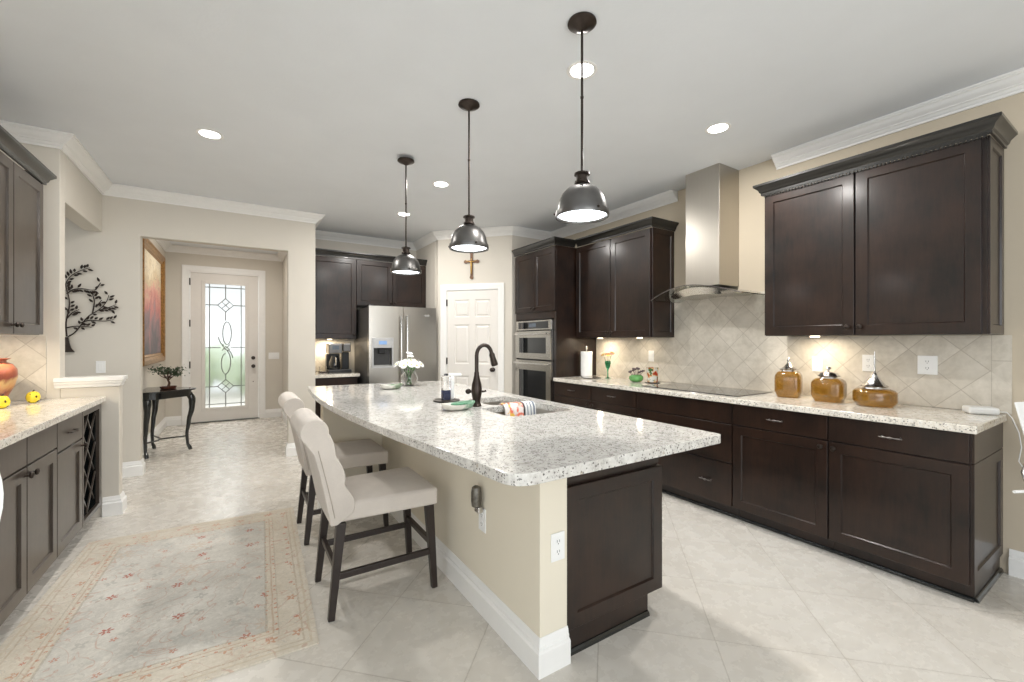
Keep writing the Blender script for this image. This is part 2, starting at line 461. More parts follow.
# diagonal pantry wall: local x runs from the left corner to the right one, local -y faces the room
dw = MB()
ds0, ds1, dzt = 0.125, 0.885, 2.035
dw.box(0, ds0, 0, 0.12, 0, CEIL); dw.box(ds1, DL, 0, 0.12, 0, CEIL); dw.box(ds0, ds1, 0, 0.12, dzt, CEIL)
st(dw.obj('wall_pantry', 'wall', loc=(A.x, A.y, 0), rotz=dang), 'diagonal corner wall holding the white panelled pantry door')
st(box(2.35, 2.47, 5.68, 6.55, 0, CEIL).obj('wall_nook_right', 'wall'))
st(box(0.79, 2.47, 6.43, 6.55, 0, CEIL).obj('wall_nook_back', 'wall'))
# wall C: doorway to the foyer
XZ = Matrix(((1, 0, 0, 0), (0, 0, 1, 0), (0, 1, 0, 0), (0, 0, 0, 1)))
wc = MB().prism([(-3.3, 0), (-0.81, 0), (-0.81, 2.38), (0.50, 2.38), (0.50, 0), (0.79, 0), (0.79, CEIL), (-3.3, CEIL)], 5.60, 5.72, XZ)
st(wc.obj('wall_back', 'wall', bevel=0.004), 'beige wall with a square opening to the foyer')
st(box(0.68, 0.789, 5.721, 8.72, 0, CEIL).obj('wall_foyer_right', 'wall'))
st(box(-1.07, -0.95, 5.721, 8.72, 0, CEIL).obj('wall_foyer_left', 'wall'))
fw = MB(); fw.box(-0.949, -0.66, 8.60, 8.72, 0, CEIL); fw.box(0.335, 0.679, 8.60, 8.72, 0, CEIL); fw.box(-0.66, 0.335, 8.60, 8.72, 2.47, CEIL)
st(fw.obj('wall_foyer_back', 'wall'))
# left side
st(box(-1.58, -1.46, 0.9, 4.54, 0, CEIL).obj('wall_left', 'wall'))
st(box(-1.459, -1.09, 4.43, 4.54, 0, CEIL).obj('wall_left_return', 'wall', bevel=0.004))
st(box(-1.22, -1.09, 4.541, 5.599, 2.38, CEIL).obj('wall_left_header', 'wall', bevel=0.004), 'dropped beam above the opening in the left wall')
st(box(-3.4, -3.3, 4.2, 5.72, 0, CEIL).obj('wall_hall_left', 'wall'))
st(MB().box(-1.089, -0.765, 4.43, 4.54, 0, 0.985).obj('wall_half', 'wall', bevel=0.004), 'half-height wall ending the left counter')
# half wall cap
cap = [(0, 0.985), (0.008, 0.99), (0.010, 1.005), (0.018, 1.018), (0.020, 1.03), (0.027, 1.035), (0.027, 1.062), (0, 1.062)]
cm = MB().sweep([(-1.09, 4.54), (-0.765, 4.54), (-0.765, 4.43), (-1.12, 4.43)], cap, side=-1)
cm.box(-1.088, -0.765, 4.43, 4.54, 0.986, 1.062)
st(cm.obj('trim_1', 'trim', bevel=0.002), 'white moulded cap on top of the half wall')

crown = [(0, CEIL-0.002), (0.092, CEIL-0.002), (0.092, CEIL-0.014), (0.084, CEIL-0.016), (0.084, CEIL-0.022), (0.074, CEIL-0.028), (0.066, CEIL-0.042), (0.052, CEIL-0.054), (0.038, CEIL-0.062), (0.038, CEIL-0.068), (0.028, CEIL-0.072), (0.020, CEIL-0.084), (0.010, CEIL-0.090), (0.010, CEIL-0.104), (0, CEIL-0.104)]
g = 0.001
def crn(name, path): return st(MB().sweep(path, crown, 1).obj(name, 'trim', smooth=22))
crn('trim_2', [(-1.46+g, 0.9), (-1.46+g, 4.43-g), (-1.09+g, 4.43-g), (-1.09+g, 5.60-g), (0.79+g, 5.60-g), (0.79+g, 6.43-g), (2.35-g, 6.43-g), (2.35-g, 5.59-g), (3.07-g, 4.80-g), (XR-g, 4.80-g), (XR-g, 2.74)])['label'] = 'white crown moulding running round the kitchen'
crn('trim_3', [(XR-g, 1.80), (XR-g, -3.0)])['label'] = 'white crown moulding above the right wall cabinet'
crn('trim_4', [(-0.95+g, 5.73), (-0.95+g, 8.60-g), (0.68-g, 8.60-g), (0.68-g, 5.73)])['label'] = 'white crown moulding in the foyer'

base = [(0, 0), (0.022, 0), (0.022, 0.094), (0.018, 0.100), (0.012, 0.104), (0.012, 0.116), (0.009, 0.120), (0.007, 0.134), (0.002, 0.145), (0, 0.145)]
def bsb(name, path, side=1): return st(MB().sweep(path, base, side).obj(name, 'trim', smooth=30))
bsb('baseboard_half_wall', [(-0.86, 4.43-g), (-0.765+g, 4.43-g), (-0.765+g, 4.54+g), (-1.0, 4.54+g)])
bsb('baseboard_back_left', [(-1.6, 5.60-g), (-0.81+g, 5.60-g), (-0.81+g, 5.719)])
bsb('baseboard_back_right', [(0.50-g, 5.719), (0.50-g, 5.60-g), (0.79+g, 5.60-g), (0.79+g, 5.70)])
bsb('baseboard_foyer_left', [(-0.95+g, 5.74), (-0.95+g, 8.60-g), (-0.745, 8.60-g)])
bsb('baseboard_foyer_right', [(0.415, 8.60-g), (0.68-g, 8.60-g), (0.68-g, 5.74)])
bsb('baseboard_right', [(XR-g, 0.54), (XR-g, -3.0)])
bsb('baseboard_pantry', [(2.35, 5.60), (2.35+0.04*math.cos(dang), 5.59+0.04*math.sin(dang)-g)])
st(box(-0.949, -0.66, 8.4, 8.6, 0.0, 0.001).obj('trim_5', 'floor')) if False else None

# backsplashes
def yz(poly, x0, x1): # polygon in (y,z) extruded in x
    return MB().prism([(a, b) for a, b in poly], 0, x1-x0, Matrix(((0, 0, 1, x0), (1, 0, 0, 0), (0, 1, 0, 0), (0, 0, 0, 1))))
st(yz([(0.53, 0.916), (3.895, 0.916), (3.895, 1.368), (2.775, 1.368), (2.775, 1.75), (1.725, 1.75), (1.725, 1.368), (0.53, 1.368)], XR-0.010, XR-0.001).obj('wall_backsplash_right', 'splash'), 'diagonal stone tile backsplash behind the range counter')
st(box(0.795, 1.36, 6.42, 6.429, 0.916, 1.362).obj('wall_backsplash_nook', 'splash_x'))
st(box(-1.459, -1.452, 2.2, 4.428, 0.916, 1.37).obj('wall_backsplash_left', 'splash'))
st(box(-1.451, -1.16, 4.422, 4.429, 0.916, 1.37).obj('wall_backsplash_left_return', 'splash_x'))

# ================================================================== DOORS
def casing(mb, x0, x1, zt, wd=0.085, t=0.018, y=-0.001):
    pr = [(0, 0), (wd, 0), (wd, -t), (wd*0.75, -t), (wd*0.6, -t*0.7), (wd*0.2, -t*0.55), (0, -t*0.5)]
    # left leg, head, right leg as one mitred frame
    R = []
    for (px, pz, ox, oz) in ((x0, 0, -1, 0), (x0, zt, -1, 1), (x1, zt, 1, 1), (x1, 0, 1, 0)):
        R.append([(px+ox*a, y+b, pz+oz*a) for a, b in pr])
    mb.rings(R)
# front door
fd = thing('door_1', 'white front door with tall leaded glass panel', 'door', (-0.66, 8.60, 0)); fd['kind'] = 'structure'
del fd['category']
W = 0.995
m = MB(); casing(m, 0.005, W-0.005, 2.465); m.obj('door_casing', 'trim', fd, smooth=30)
m = MB(); m.box(0, 0.022, 0.001, 0.119, 0.012, 2.468); m.box(W-0.022, W, 0.001, 0.119, 0.012, 2.468); m.box(0.022, W-0.022, 0.001, 0.119, 2.445, 2.468); m.obj('door_frame', 'trim', fd)
dx0, dx1, dz0, dz1 = 0.026, W-0.026, 0.02, 2.442; gx0, gx1, gz0, gz1 = 0.205, 0.795, 0.22, 2.29
m = MB()
m.box(dx0, gx0, 0.02, 0.06, dz0, dz1); m.box(gx1, dx1, 0.02, 0.06, dz0, dz1); m.box(gx0, gx1, 0.02, 0.06, dz0, gz0); m.box(gx0, gx1, 0.02, 0.06, gz1, dz1)
m.obj('door_leaf', 'door_white', fd)
m = MB()
for a, b, c, d in ((gx0-0.03, gx0+0.02, gz0-0.03, gz1+0.03), (gx1-0.02, gx1+0.03, gz0-0.03, gz1+0.03)): m.box(a, b, 0.008, 0.02, c, d)
for c, d in ((gz0-0.03, gz0+0.02), (gz1-0.02, gz1+0.03)): m.box(gx0+0.02, gx1-0.02, 0.008, 0.02, c, d)
m.obj('glazing_bead', 'door_white', fd, bevel=0.004)
box(gx0, gx1, 0.036, 0.042, gz0, gz1).obj('glass_panel', 'frost', fd)
# leaded tracery
m = MB(); r = 0.0085; cx = (gx0+gx1)/2; yy = 0.031
def ln(*p): m.tube([(a, yy, b) for a, b in p], r, 6)
il, ir = gx0+0.075, gx1-0.075
ln((il, gz0), (il, gz1)); ln((ir, gz0), (ir, gz1)); ln((gx0, gz0+0.07), (gx1, gz0+0.07)); ln((gx0, gz1-0.07), (gx1, gz1-0.07))
for zc in (gz0+0.36, gz1-0.36):
    ln((gx0, zc), (cx-0.11, zc)); ln((cx+0.11, zc), (gx1, zc))
    for k in (-0.055, 0.055):
        ln((cx+k-0.055, zc), (cx+k, zc+0.055), (cx+k+0.055, zc), (cx+k, zc-0.055), (cx+k-0.055, zc))
    ln((cx-0.0, zc+0.11), (cx+0.055, zc+0.055)); ln((cx, zc+0.11), (cx-0.055, zc+0.055)); ln((cx, zc-0.11), (cx+0.055, zc-0.055)); ln((cx, zc-0.11), (cx-0.055, zc-0.055))
zc = (gz0+gz1)/2-0.03
ln((gx0, zc), (cx-0.07, zc+0.0)); ln((cx+0.07, zc), (gx1, zc))
ln((cx, gz1), (cx, gz1-0.25)); ln((cx, gz0), (cx, gz0+0.25)); ln((cx, gz1-0.47), (cx, zc+0.45)); ln((cx, gz0+0.47), (cx, zc-0.45))
arc = lambda x0, z0, rx, rz, a0, a1: [(x0+rx*math.cos(math.radians(a0+(a1-a0)*i/12)), z0+rz*math.sin(math.radians(a0+(a1-a0)*i/12))) for i in range(13)]
ln(*arc(cx-0.02, zc+0.25, 0.085, 0.21, 200, -90+360)); ln(*arc(cx+0.02, zc+0.24, 0.06, 0.19, 90, 270)); ln(*arc(cx+0.02, zc+0.24, 0.06, 0.19, -90, 90))
ln(*arc(cx+0.02, zc-0.25, 0.085, 0.21, 20, 90+0)); ln(*arc(cx-0.03, zc-0.24, 0.10, 0.22, 90, -80)); ln(*arc(cx-0.0, zc-0.27, 0.06, 0.17, 90, 270))
ln((cx-0.05, zc+0.04), (cx, zc-0.02), (cx+0.06, zc+0.05)); ln((cx-0.05, zc-0.05), (cx, zc+0.02), (cx+0.06, zc-0.04))
m.obj('leading', 'lead', fd, smooth=60)
for z in (0.26, 0.95, 1.62, 2.29): box(0.014, 0.030, -0.004, 0.018, z-0.055, z+0.055).obj('hinge', 'bronze', fd)
kn = MB().lathe([(0.03, 0), (0.03, 0.008), (0.011, 0.012), (0.011, 0.045), (0.026, 0.052), (0.029, 0.068), (0.018, 0.082), (0, 0.083)], 20, (0.895, 0.02, 0.905), 'y').obj('door_knob', 'bronze', fd, smooth=40)
MB().lathe([(0.030, 0), (0.030, 0.012), (0.022, 0.02), (0, 0.022)], 20, (0.895, 0.02, 1.045), 'y').obj('deadbolt', 'bronze', fd, smooth=40)
MB().lathe([(0.008, 0), (0.008, 0.01), (0, 0.012)], 12, (0.895, 0.02, 0.64), 'y').obj('bell_button', 'bronze', fd, smooth=40)
box(0.0, W, 0.0, 0.12, 0.0005, 0.011).obj('threshold', 'bronze', fd)
# outdoors seen through the glass
st(box(-3, 3, 9.01, 14, -0.12, -0.02).obj('path_outside', plain('pale_paving', srgb(214, 208, 200), 0.8).m), 'pale paving outside the front door')
hm = MB(); rr = random.Random(3)
for i in range(120):
    px = rr.uniform(-2.4, 2.4); pz = rr.uniform(0.1, 1.2); hm.ball((px, 13.2+rr.uniform(-0.25, 0.25), pz), rr.uniform(0.12, 0.26), n=7, k=5)
hedge = tag(hm.obj('hedge', plain('hedge_green', srgb(205, 220, 190), 0.8, noise=0.3, scale=25).m), 'green clipped hedge outdoors, blurred behind the front door glass', 'hedge')

# pantry door
pd = thing('door_2', 'white six-panel pantry door', 'door', (A.x, A.y, 0), dang); pd['kind'] = 'structure'; del pd['category']
m = MB(); casing(m, ds0+0.002, ds1-0.002, dzt-0.002, 0.078); m.obj('door_casing', 'trim', pd, smooth=30)
m = MB(); m.box(ds0, ds0+0.012, 0.001, 0.119, 0, dzt); m.box(ds1-0.012, ds1, 0.001, 0.119, 0, dzt); m.box(ds0+0.012, ds1-0.012, 0.001, 0.119, dzt-0.012, dzt); m.obj('door_frame', 'trim', pd)
X0, X1, Z0, Z1 = ds0+0.015, ds1-0.015, 0.01, dzt-0.016
m = MB(); rows = [(0.18, 0.86), (1.02, 1.56), (1.66, 1.90)]; cols = [(X0+0.105, X0+0.325), (X1-0.325, X1-0.105)]
xs = [X0, cols[0][0], cols[0][1], cols[1][0], cols[1][1], X1]; zs = [Z0]+[q for r_ in rows for q in r_]+[Z1]
for i in range(5):
    for j in range(7):
        if i in (1, 3) and j in (1, 3, 5): continue
        m.box(xs[i], xs[i+1], 0.006, 0.041, zs[j], zs[j+1])
for a, b in cols:
    for c, d in rows:
        R = []
        for ins, y_ in ((0, 0.006), (0.012, 0.016), (0.024, 0.016), (0.040, 0.008)):
            R.append([(a+ins, y_, c+ins), (b-ins, y_, c+ins), (b-ins, y_, d-ins), (a+ins, y_, d-ins)])
        m.rings(R, cap=False); bi = len(m.v)-4; m.f.append((bi, bi+1, bi+2, bi+3))
m.obj('door_leaf', 'door_white', pd)
for z in (0.25, 1.06, 1.86): box(ds0+0.004, ds0+0.020, -0.006, 0.006, z-0.045, z+0.045).obj('hinge', 'bronze', pd)
MB().lathe([(0.03, 0), (0.03, 0.008), (0.011, 0.012), (0.011, 0.045), (0.026, 0.052), (0.028, 0.066), (0, 0.078)], 20, (X1-0.065, 0.006, 0.95), 'y').obj('door_knob', 'bronze', pd, smooth=40)

# ================================================================== CABINETS
def knob_mb(x, z, y=-0.02):
    return MB().lathe([(0.008, 0), (0.006, 0.004), (0.006, 0.016), (0.014, 0.020), (0.0165, 0.026), (0.013, 0.032), (0.006, 0.034), (0.0, 0.035)], 14, (x, y, z), 'y')
def pull_mb(xc, z, w_=0.10, y=-0.02):
    m = MB()
    for s in (-1, 1): m.lathe([(0.006, 0), (0.004, 0.006), (0.004, 0.024)], 8, (xc+s*w_*0.38, y, z), 'y')
    m.tube([(xc-w_/2, y-0.022, z), (xc-w_*0.3, y-0.026, z), (xc-0.014, y-0.026, z), (xc, y-0.027, z), (xc+0.014, y-0.026, z), (xc+w_*0.3, y-0.026, z), (xc+w_/2, y-0.022, z)], [0.0025, 0.0045, 0.003, 0.008, 0.003, 0.0045, 0.0025], 8)
    return m
def add_knob(x, z, door, mt='bronze'): knob_mb(x, z).obj('knob', mt, door, smooth=40)
def shak(x0, x1, z0, z1, par, mt, name='door', **k): return MB().shaker(x0, x1, z0, z1, **k).obj(name, mt, par)

def base_cab(label, w_, depth, loc, rot, layout, mt='wood', toe=0.075, group=None, endpanel=None, cat='cabinet', name='base_cabinet', H=0.873, noback=False):
    t = thing(name, label, cat, loc, rot, group)
    ge = 0.0008
    m = MB()
    m.box(ge, w_-ge, 0, depth, 0.105, H)
    m.box(ge, w_-ge, toe, depth, 0.0, 0.105)
    m.obj('carcass', mt, t, bevel=0.001)
    m = MB().sweep([(ge, toe), (w_-ge, toe)], [(0, 0), (0.014, 0), (0.012, 0.012), (0.006, 0.02), (0, 0.022)], 1)
    m.obj('toe_moulding', 'black_wood' if mt == 'wood' else mt, t)
    q = 0.004
    for it in layout:
        k = it[0]
        if k == 'drawer':
            _, x0, x1, z0, z1, pull = it
            d = MB().box(x0+q, x1-q, -0.02, 0, z0, z1).obj('drawer', mt, t, bevel=0.002)
            if pull == 'pull': pull_mb((x0+x1)/2, (z0+z1)/2, 0.105).obj('pull', 'pewter' if mt == 'wood' else 'bronze', d, smooth=50)
            elif pull == 'pull2':
                for f_ in (0.225, 0.775): pull_mb(x0+(x1-x0)*f_, (z0+z1)/2, 0.105).obj('pull', 'pewter', d, smooth=50)
            elif pull == 'long': pull_mb((x0+x1)/2, (z0+z1)/2, 0.14).obj('pull', 'bronze', d, smooth=50)
        elif k == 'door':
            _, x0, x1, z0, z1, kx = it
            d = shak(x0+q, x1-q, z0, z1, t, mt)
            if kx is not None: add_knob(x0+q+0.03 if kx < 0 else x1-q-0.03, z1-0.035, d)
    return t
XF = 3.10  # body front plane of the range cabinets, doors 2 cm proud
DEP = XR-0.002-XF
ND = (0.715, 0.865)
# facing -x: rotz=-90deg, local x runs towards -y; origin at the far end
RW = -PI/2
def rcab(label, y1, y0, layout, **k): return base_cab(label, y1-y0, DEP, (XF, y1, 0), RW, layout, **k)
c1 = rcab('dark base cabinet at the near end of the range counter, with panelled end', 1.188, 0.576, [('drawer', 0, 0.612, 0.722, 0.868, 'pull'), ('door', 0, 0.612, 0.108, 0.712, -1)])
# panelled end and its foot
m = MB().shaker(0, DEP, 0.105, 0.715, 0.0, 0.012, fr=0.06, mat=Matrix(((0, -1, 0, 0.612), (1, 0, 0, 0.0), (0, 0, 1, 0), (0, 0, 0, 1))))
m.box(0.613, 0.624, 0, DEP, 0.720, 0.873)
m.obj('side_panel', 'wood', c1)
MB().sweep([(0.613, 0.076), (0.613, DEP)], [(0, 0), (0.014, 0), (0.012, 0.012), (0.006, 0.02), (0, 0.022)], 1).obj('toe_moulding', 'black_wood', c1)
rcab('dark base cabinet second from the near end of the range counter', 1.800, 1.188, [('drawer', 0, 0.612, 0.722, 0.868, 'pull'), ('door', 0, 0.612, 0.108, 0.712, 1)])
rcab('wide dark drawer unit directly below the cooktop', 2.707, 1.800, [('drawer', 0, 0.907, 0.722, 0.868, None), ('drawer', 0, 0.907, 0.428, 0.712, 'pull2'), ('drawer', 0, 0.907, 0.108, 0.418, 'pull2')], name='drawer_unit')
rcab('dark base cabinet just left of the drawers below the cooktop', 3.302, 2.707, [('drawer', 0, 0.595, 0.722, 0.868, 'pull'), ('door', 0, 0.595, 0.108, 0.712, -1)])
rcab('dark base cabinet between the tall oven cabinet and its neighbour below the paper towels', 3.898, 3.302, [('drawer', 0, 0.596, 0.722, 0.868, 'pull'), ('door', 0, 0.596, 0.108, 0.712, 1)])
tag(box(3.052, XR-0.002, 0.548, 3.8975, 0.8745, 0.914).obj('countertop', 'granite_warm', bevel=0.005, seg=3), 'long pale granite countertop on the range cabinets', 'countertop')

# oven tower
tw = thing('oven_cabinet', 'tall dark cabinet housing the double wall oven', 'cabinet', (XF, 4.745, 0), RW)
TWW = 0.845
m = MB(); m.box(0.001, 0.045, 0, DEP, 0.0, 2.44); m.box(TWW-0.045, TWW-0.001, 0, DEP, 0, 2.44)
m.box(0.045, TWW-0.045, 0, DEP, 1.60, 2.44); m.box(0.045, TWW-0.045, 0, DEP, 0.0, 0.36); m.box(0.045, TWW-0.045, DEP-0.02, DEP, 0.36, 1.60)
m.obj('carcass', 'wood', tw, bevel=0.001)
d = shak(0.006, TWW/2-0.002, 1.69, 2.425, tw, 'wood'); add_knob(TWW/2-0.032, 1.73, d)
d = shak(TWW/2+0.002, TWW-0.006, 1.69, 2.425, tw, 'wood'); add_knob(TWW/2+0.032, 1.73, d)
MB().box(0.006, TWW-0.006, -0.02, 0, 0.12, 0.34).obj('drawer', 'wood', tw, bevel=0.002)
ccrown = [(0, 0), (0.012, 0), (0.012, 0.016), (0.020, 0.022), (0.026, 0.040), (0.044, 0.058), (0.052, 0.064), (0.052, 0.080), (0, 0.080)]
def cab_crown(par, path, side=1, z=2.44, mat='wood', dent=None):
    m = MB().sweep(path, [(a, b+z) for a, b in ccrown], side)
    m.obj('cabinet_crown', 'crown_wood', par, smooth=30)
cab_crown(tw, [(0.0, -0.02), (TWW, -0.02), (TWW, 0.272)], z=2.4405)
# double oven
ov = thing('double_oven', 'stainless double wall oven with black glass windows', 'oven', (XF, 4.695, 0), RW)
ow = 0.745
MB().box(0.01, ow-0.01, 0.0, 0.50, 0.40, 1.58).obj('oven_body', 'black', ov)
pc = MB().box(0, ow, -0.035, -0.0005, 1.468, 1.585).obj('control_panel', 'steel_h', ov, bevel=0.004)
MB().box(0.06, ow-0.06, -0.038, -0.0352, 1.485, 1.568).obj('control_glass', 'black_glass', pc)
MB().box(0.30, ow-0.30, -0.0395, -0.0382, 1.505, 1.55).obj('display', 'display', pc)
for (z0, z1, wz0, wz1) in ((1.115, 1.455, 1.185, 1.375), (0.42, 1.095, 0.56, 0.975)):
    m = MB(); m.box(0, 0.09, -0.045, -0.0005, z0, z1); m.box(ow-0.09, ow, -0.045, -0.0005, z0, z1); m.box(0.09, ow-0.09, -0.045, -0.0005, z0, wz0); m.box(0.09, ow-0.09, -0.045, -0.0005, wz1, z1)
    dr = m.obj('oven_door', 'steel_h', ov)
    MB().box(0.09, ow-0.09, -0.040, -0.030, wz0, wz1).obj('window', 'black_glass', dr)
    m = MB(); zz = z1-0.035
    m.tube([(0.03, -0.085, zz), (ow-0.03, -0.085, zz)], 0.011, 12)
    for x_ in (0.06, ow-0.06): m.tube([(x_, -0.045, zz), (x_, -0.085, zz)], 0.008, 10)
    m.obj('handle', 'chrome', dr, smooth=50)

# wall cabinets facing -x
def wall_cab(label, y1, y0, z0, z1, xf, splits, knobs, endp=False, mt='wood', crownpath=None, group=None, dent=False):
    dep = XR-0.002-xf; w_ = y1-y0
    t = thing('wall_cabinet', label, 'cabinet', (xf, y1, 0), RW, group)
    MB().box(0.0008, w_-0.0008, 0, dep, z0, z1).obj('carcass', mt, t, bevel=0.001)
    for (a, b), kx in zip(splits, knobs):
        d = shak(a+0.002, b-0.002, z0+0.004, z1-0.006, t, mt); add_knob(b-0.03 if kx > 0 else a+0.03, z0+0.055, d)
    if endp:
        MB().shaker(0.0, dep, z0, z1, 0.0, 0.010, fr=0.05, mat=Matrix(((0, -1, 0, w_), (1, 0, 0, 0.0), (0, 0, 1, 0), (0, 0, 0, 1)))).obj('side_panel', mt, t)
    if crownpath: cab_crown(t, crownpath, z=z1+0.0005)
    return t
UX = 3.40
UD = XR-0.002-UX
u1 = wall_cab('dark wall cabinet with two doors over the near counter and amber jars', 1.722, 0.570, 1.372, 2.44, UX, [(0.0, 0.565), (0.570, 1.134)], [1, -1], True, crownpath=[(-0.008, UD), (-0.008, -0.02), (1.162, -0.02), (1.162, UD)])
# small dentil strip under its crown
m = MB()
for i in range(57):
    x_ = 0.004+i*0.0203; m.box(x_, x_+0.012, -0.031, -0.0205, 2.424, 2.4405)
dn = m.obj('dentil_strip', 'crown_wood', u1)
m = MB().box(-0.008, 1.162, -0.0285, -0.0200, 2.436, 2.4408); m.obj('crown_backer', 'crown_wood', u1)
u2 = wall_cab('dark wall cabinet with two doors between the tall oven cabinet and the range hood', 3.889, 2.790, 1.372, 2.44, UX, [(0.005, 0.560), (0.565, 1.094)], [1, -1], True, crownpath=[(0.0415, -0.02), (1.109, -0.02), (1.109, UD)])

# coffee nook cabinets facing -y
def nook_wall(label, x0, x1, z0, splits, knobs, yf=6.04, cp=None):
    t = thing('wall_cabinet', label, 'cabinet', (x0, yf, 0), 0); w_ = x1-x0; dep = 6.428-yf
    MB().box(0.0008, w_-0.0008, 0, dep, z0, 2.44).obj('carcass', 'wood', t, bevel=0.001)
    for (a, b), kx in zip(splits, knobs):
        d = shak(a+0.002, b-0.002, z0+0.004, 2.434, t, 'wood'); add_knob(b-0.03 if kx > 0 else a+0.03, z0+0.055, d)
    cab_crown(t, cp, z=2.4405)
    return t
nook_wall('tall single-door dark wall cabinet above the coffee maker', 0.792, 1.358, 1.362, [(0, 0.566)], [1], cp=[(0.0, -0.02), (0.566, -0.02)])
nook_wall('low two-door dark wall cabinet above the refrigerator', 1.3585, 2.345, 1.815, [(0, 0.493), (0.493, 0.9865)], [1, -1], cp=[(0.0, -0.02), (0.9865, -0.02)])
cb = base_cab('dark base cabinet under the coffee maker', 0.53, 6.418-5.80, (0.792, 5.80, 0), 0, [('drawer', 0, 0.53, 0.722, 0.868, None), ('door', 0, 0.53, 0.108, 0.712, 1)])
tag(box(0.792, 1.345, 5.765, 6.4185, 0.8745, 0.914).obj('countertop', 'granite_warm', bevel=0.004), 'short pale granite countertop under the coffee maker', 'countertop')

# left side cabinets facing +x : rotz=+90, local x runs towards +y, origin at the near end
LF = -0.875
LDEP = LF-(-1.452)
def lcab(label, y0, y1, layout, **k): return base_cab(label, y1-y0, LDEP, (LF, y0, 0), PI/2, layout, mt='wood_glare', **k)
lcab('dark base cabinet under the left counter, nearest the camera at the left edge', 2.585, 3.015, [('drawer', 0, 0.43, 0.735, 0.868, None), ('door', 0, 0.43, 0.108, 0.725, 1)])
lcab('dark base cabinet under the left counter, second from the left edge', 3.015, 3.43, [('drawer', 0, 0.415, 0.735, 0.868, None), ('door', 0, 0.415, 0.108, 0.725, -1)])
lcab('dark base cabinet beside the wine rack, with a long bar pull on its drawer', 3.43, 3.90, [('drawer', 0, 0.47, 0.700, 0.868, 'long'), ('door', 0, 0.47, 0.108, 0.690, 1)])
# wine rack
wr = thing('wine_rack_cabinet', 'dark wine rack cabinet with diagonal lattice at the end of the left counter', 'wine rack', (LF, 3.90, 0), PI/2)
ww = 0.47; m = MB()
m.box(0.001, 0.03, 0, LDEP, 0.105, 0.873); m.box(ww-0.06, ww-0.001, 0, LDEP, 0.105, 0.873); m.box(0.03, ww-0.06, 0, LDEP, 0.105, 0.14); m.box(0.03, ww-0.06, 0, LDEP, 0.835, 0.873); m.box(0.03, ww-0.06, LDEP-0.02, LDEP, 0.14, 0.835)
m.box(0.001, ww-0.001, 0.075, LDEP, 0, 0.105)
m.obj('carcass', 'black_wood', wr)
fm = MB(); fm.box(0.002, 0.03, -0.02, 0, 0.108, 0.868); fm.box(ww-0.06, ww-0.002, -0.02, 0, 0.108, 0.868); fm.box(0.03, ww-0.06, -0.02, 0, 0.108, 0.14); fm.box(0.03, ww-0.06, -0.02, 0, 0.835, 0.868)
fm.obj('face_frame', 'wood_glare', wr)
m = MB(); wx0, wx1, wz0, wz1 = 0.03, ww-0.06, 0.14, 0.835
def clip(x, z, dx, dz):
    t0, t1 = -9, 9
    for p, d_, lo, hi in ((x, dx, wx0, wx1), (z, dz, wz0, wz1)):
        a, b = (lo-p)/d_, (hi-p)/d_
        if a > b: a, b = b, a
        t0 = max(t0, a); t1 = min(t1, b)
    return t0, t1
for sgn, yo in ((1, 0.004), (-1, 0.012)):
    for k in range(-3, 8):
        x = wx0; z = wz0+k*0.215+0.03
        t0, t1 = clip(x, z, 0.72, sgn*0.80)
        if t1-t0 > 0.03: m.bar((x+t0*0.72, yo, z+t0*0.80*sgn), (x+t1*0.72, yo, z+t1*0.80*sgn), 0.014, 0.008, up=(0, 1, 0))
m.obj('lattice', 'wood_glare', wr)
tag(MB().box(-1.451, -0.840, 2.575, 4.4205, 0.8745, 0.914).obj('countertop', 'granite_warm', bevel=0.005, seg=3), 'pale granite countertop along the left wall', 'countertop')
# left wall cabinets
lw = thing('wall_cabinet', 'dark wall cabinet with two doors above the left counter', 'cabinet', (-1.13, 3.06, 0), PI/2)
lwW = 1.125
MB().box(0, lwW, 0, 0.320, 1.374, 2.40).obj('carcass', 'wood_glare', lw, bevel=0.001)
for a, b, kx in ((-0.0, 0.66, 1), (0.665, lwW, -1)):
    d = shak(a+0.002, b-0.002, 1.378, 2.394, lw, 'wood_glare'); add_knob(b-0.03 if kx > 0 else a+0.03, 1.43, d)
cab_crown(lw, [(0.0, -0.02), (lwW, -0.02), (lwW, 0.32)], z=2.4005, mat='wood_glare')

# ================================================================== ISLAND
IX0, IX1, IY0 = 1.022, 1.18, 1.39
iw = thing('island_half_wall', 'painted cream half wall under the bar side of the island', 'half wall', (IX0, IY0, 0))
box(0, 0.141, 0, 2.33, 0, 0.873).obj('wall_panel', 'island_paint', iw, bevel=0.003)
box(-0.46, -0.001, 2.21, 2.33, 0, 0.873).obj('end_wall', 'island_paint', iw, bevel=0.003)
MB().sweep([(0.141, -0.0005), (-0.0005, -0.0005), (-0.0005, 2.2095), (-0.461, 2.2095), (-0.461, 2.33)], base, -1).obj('baseboard', 'trim', iw, smooth=30)
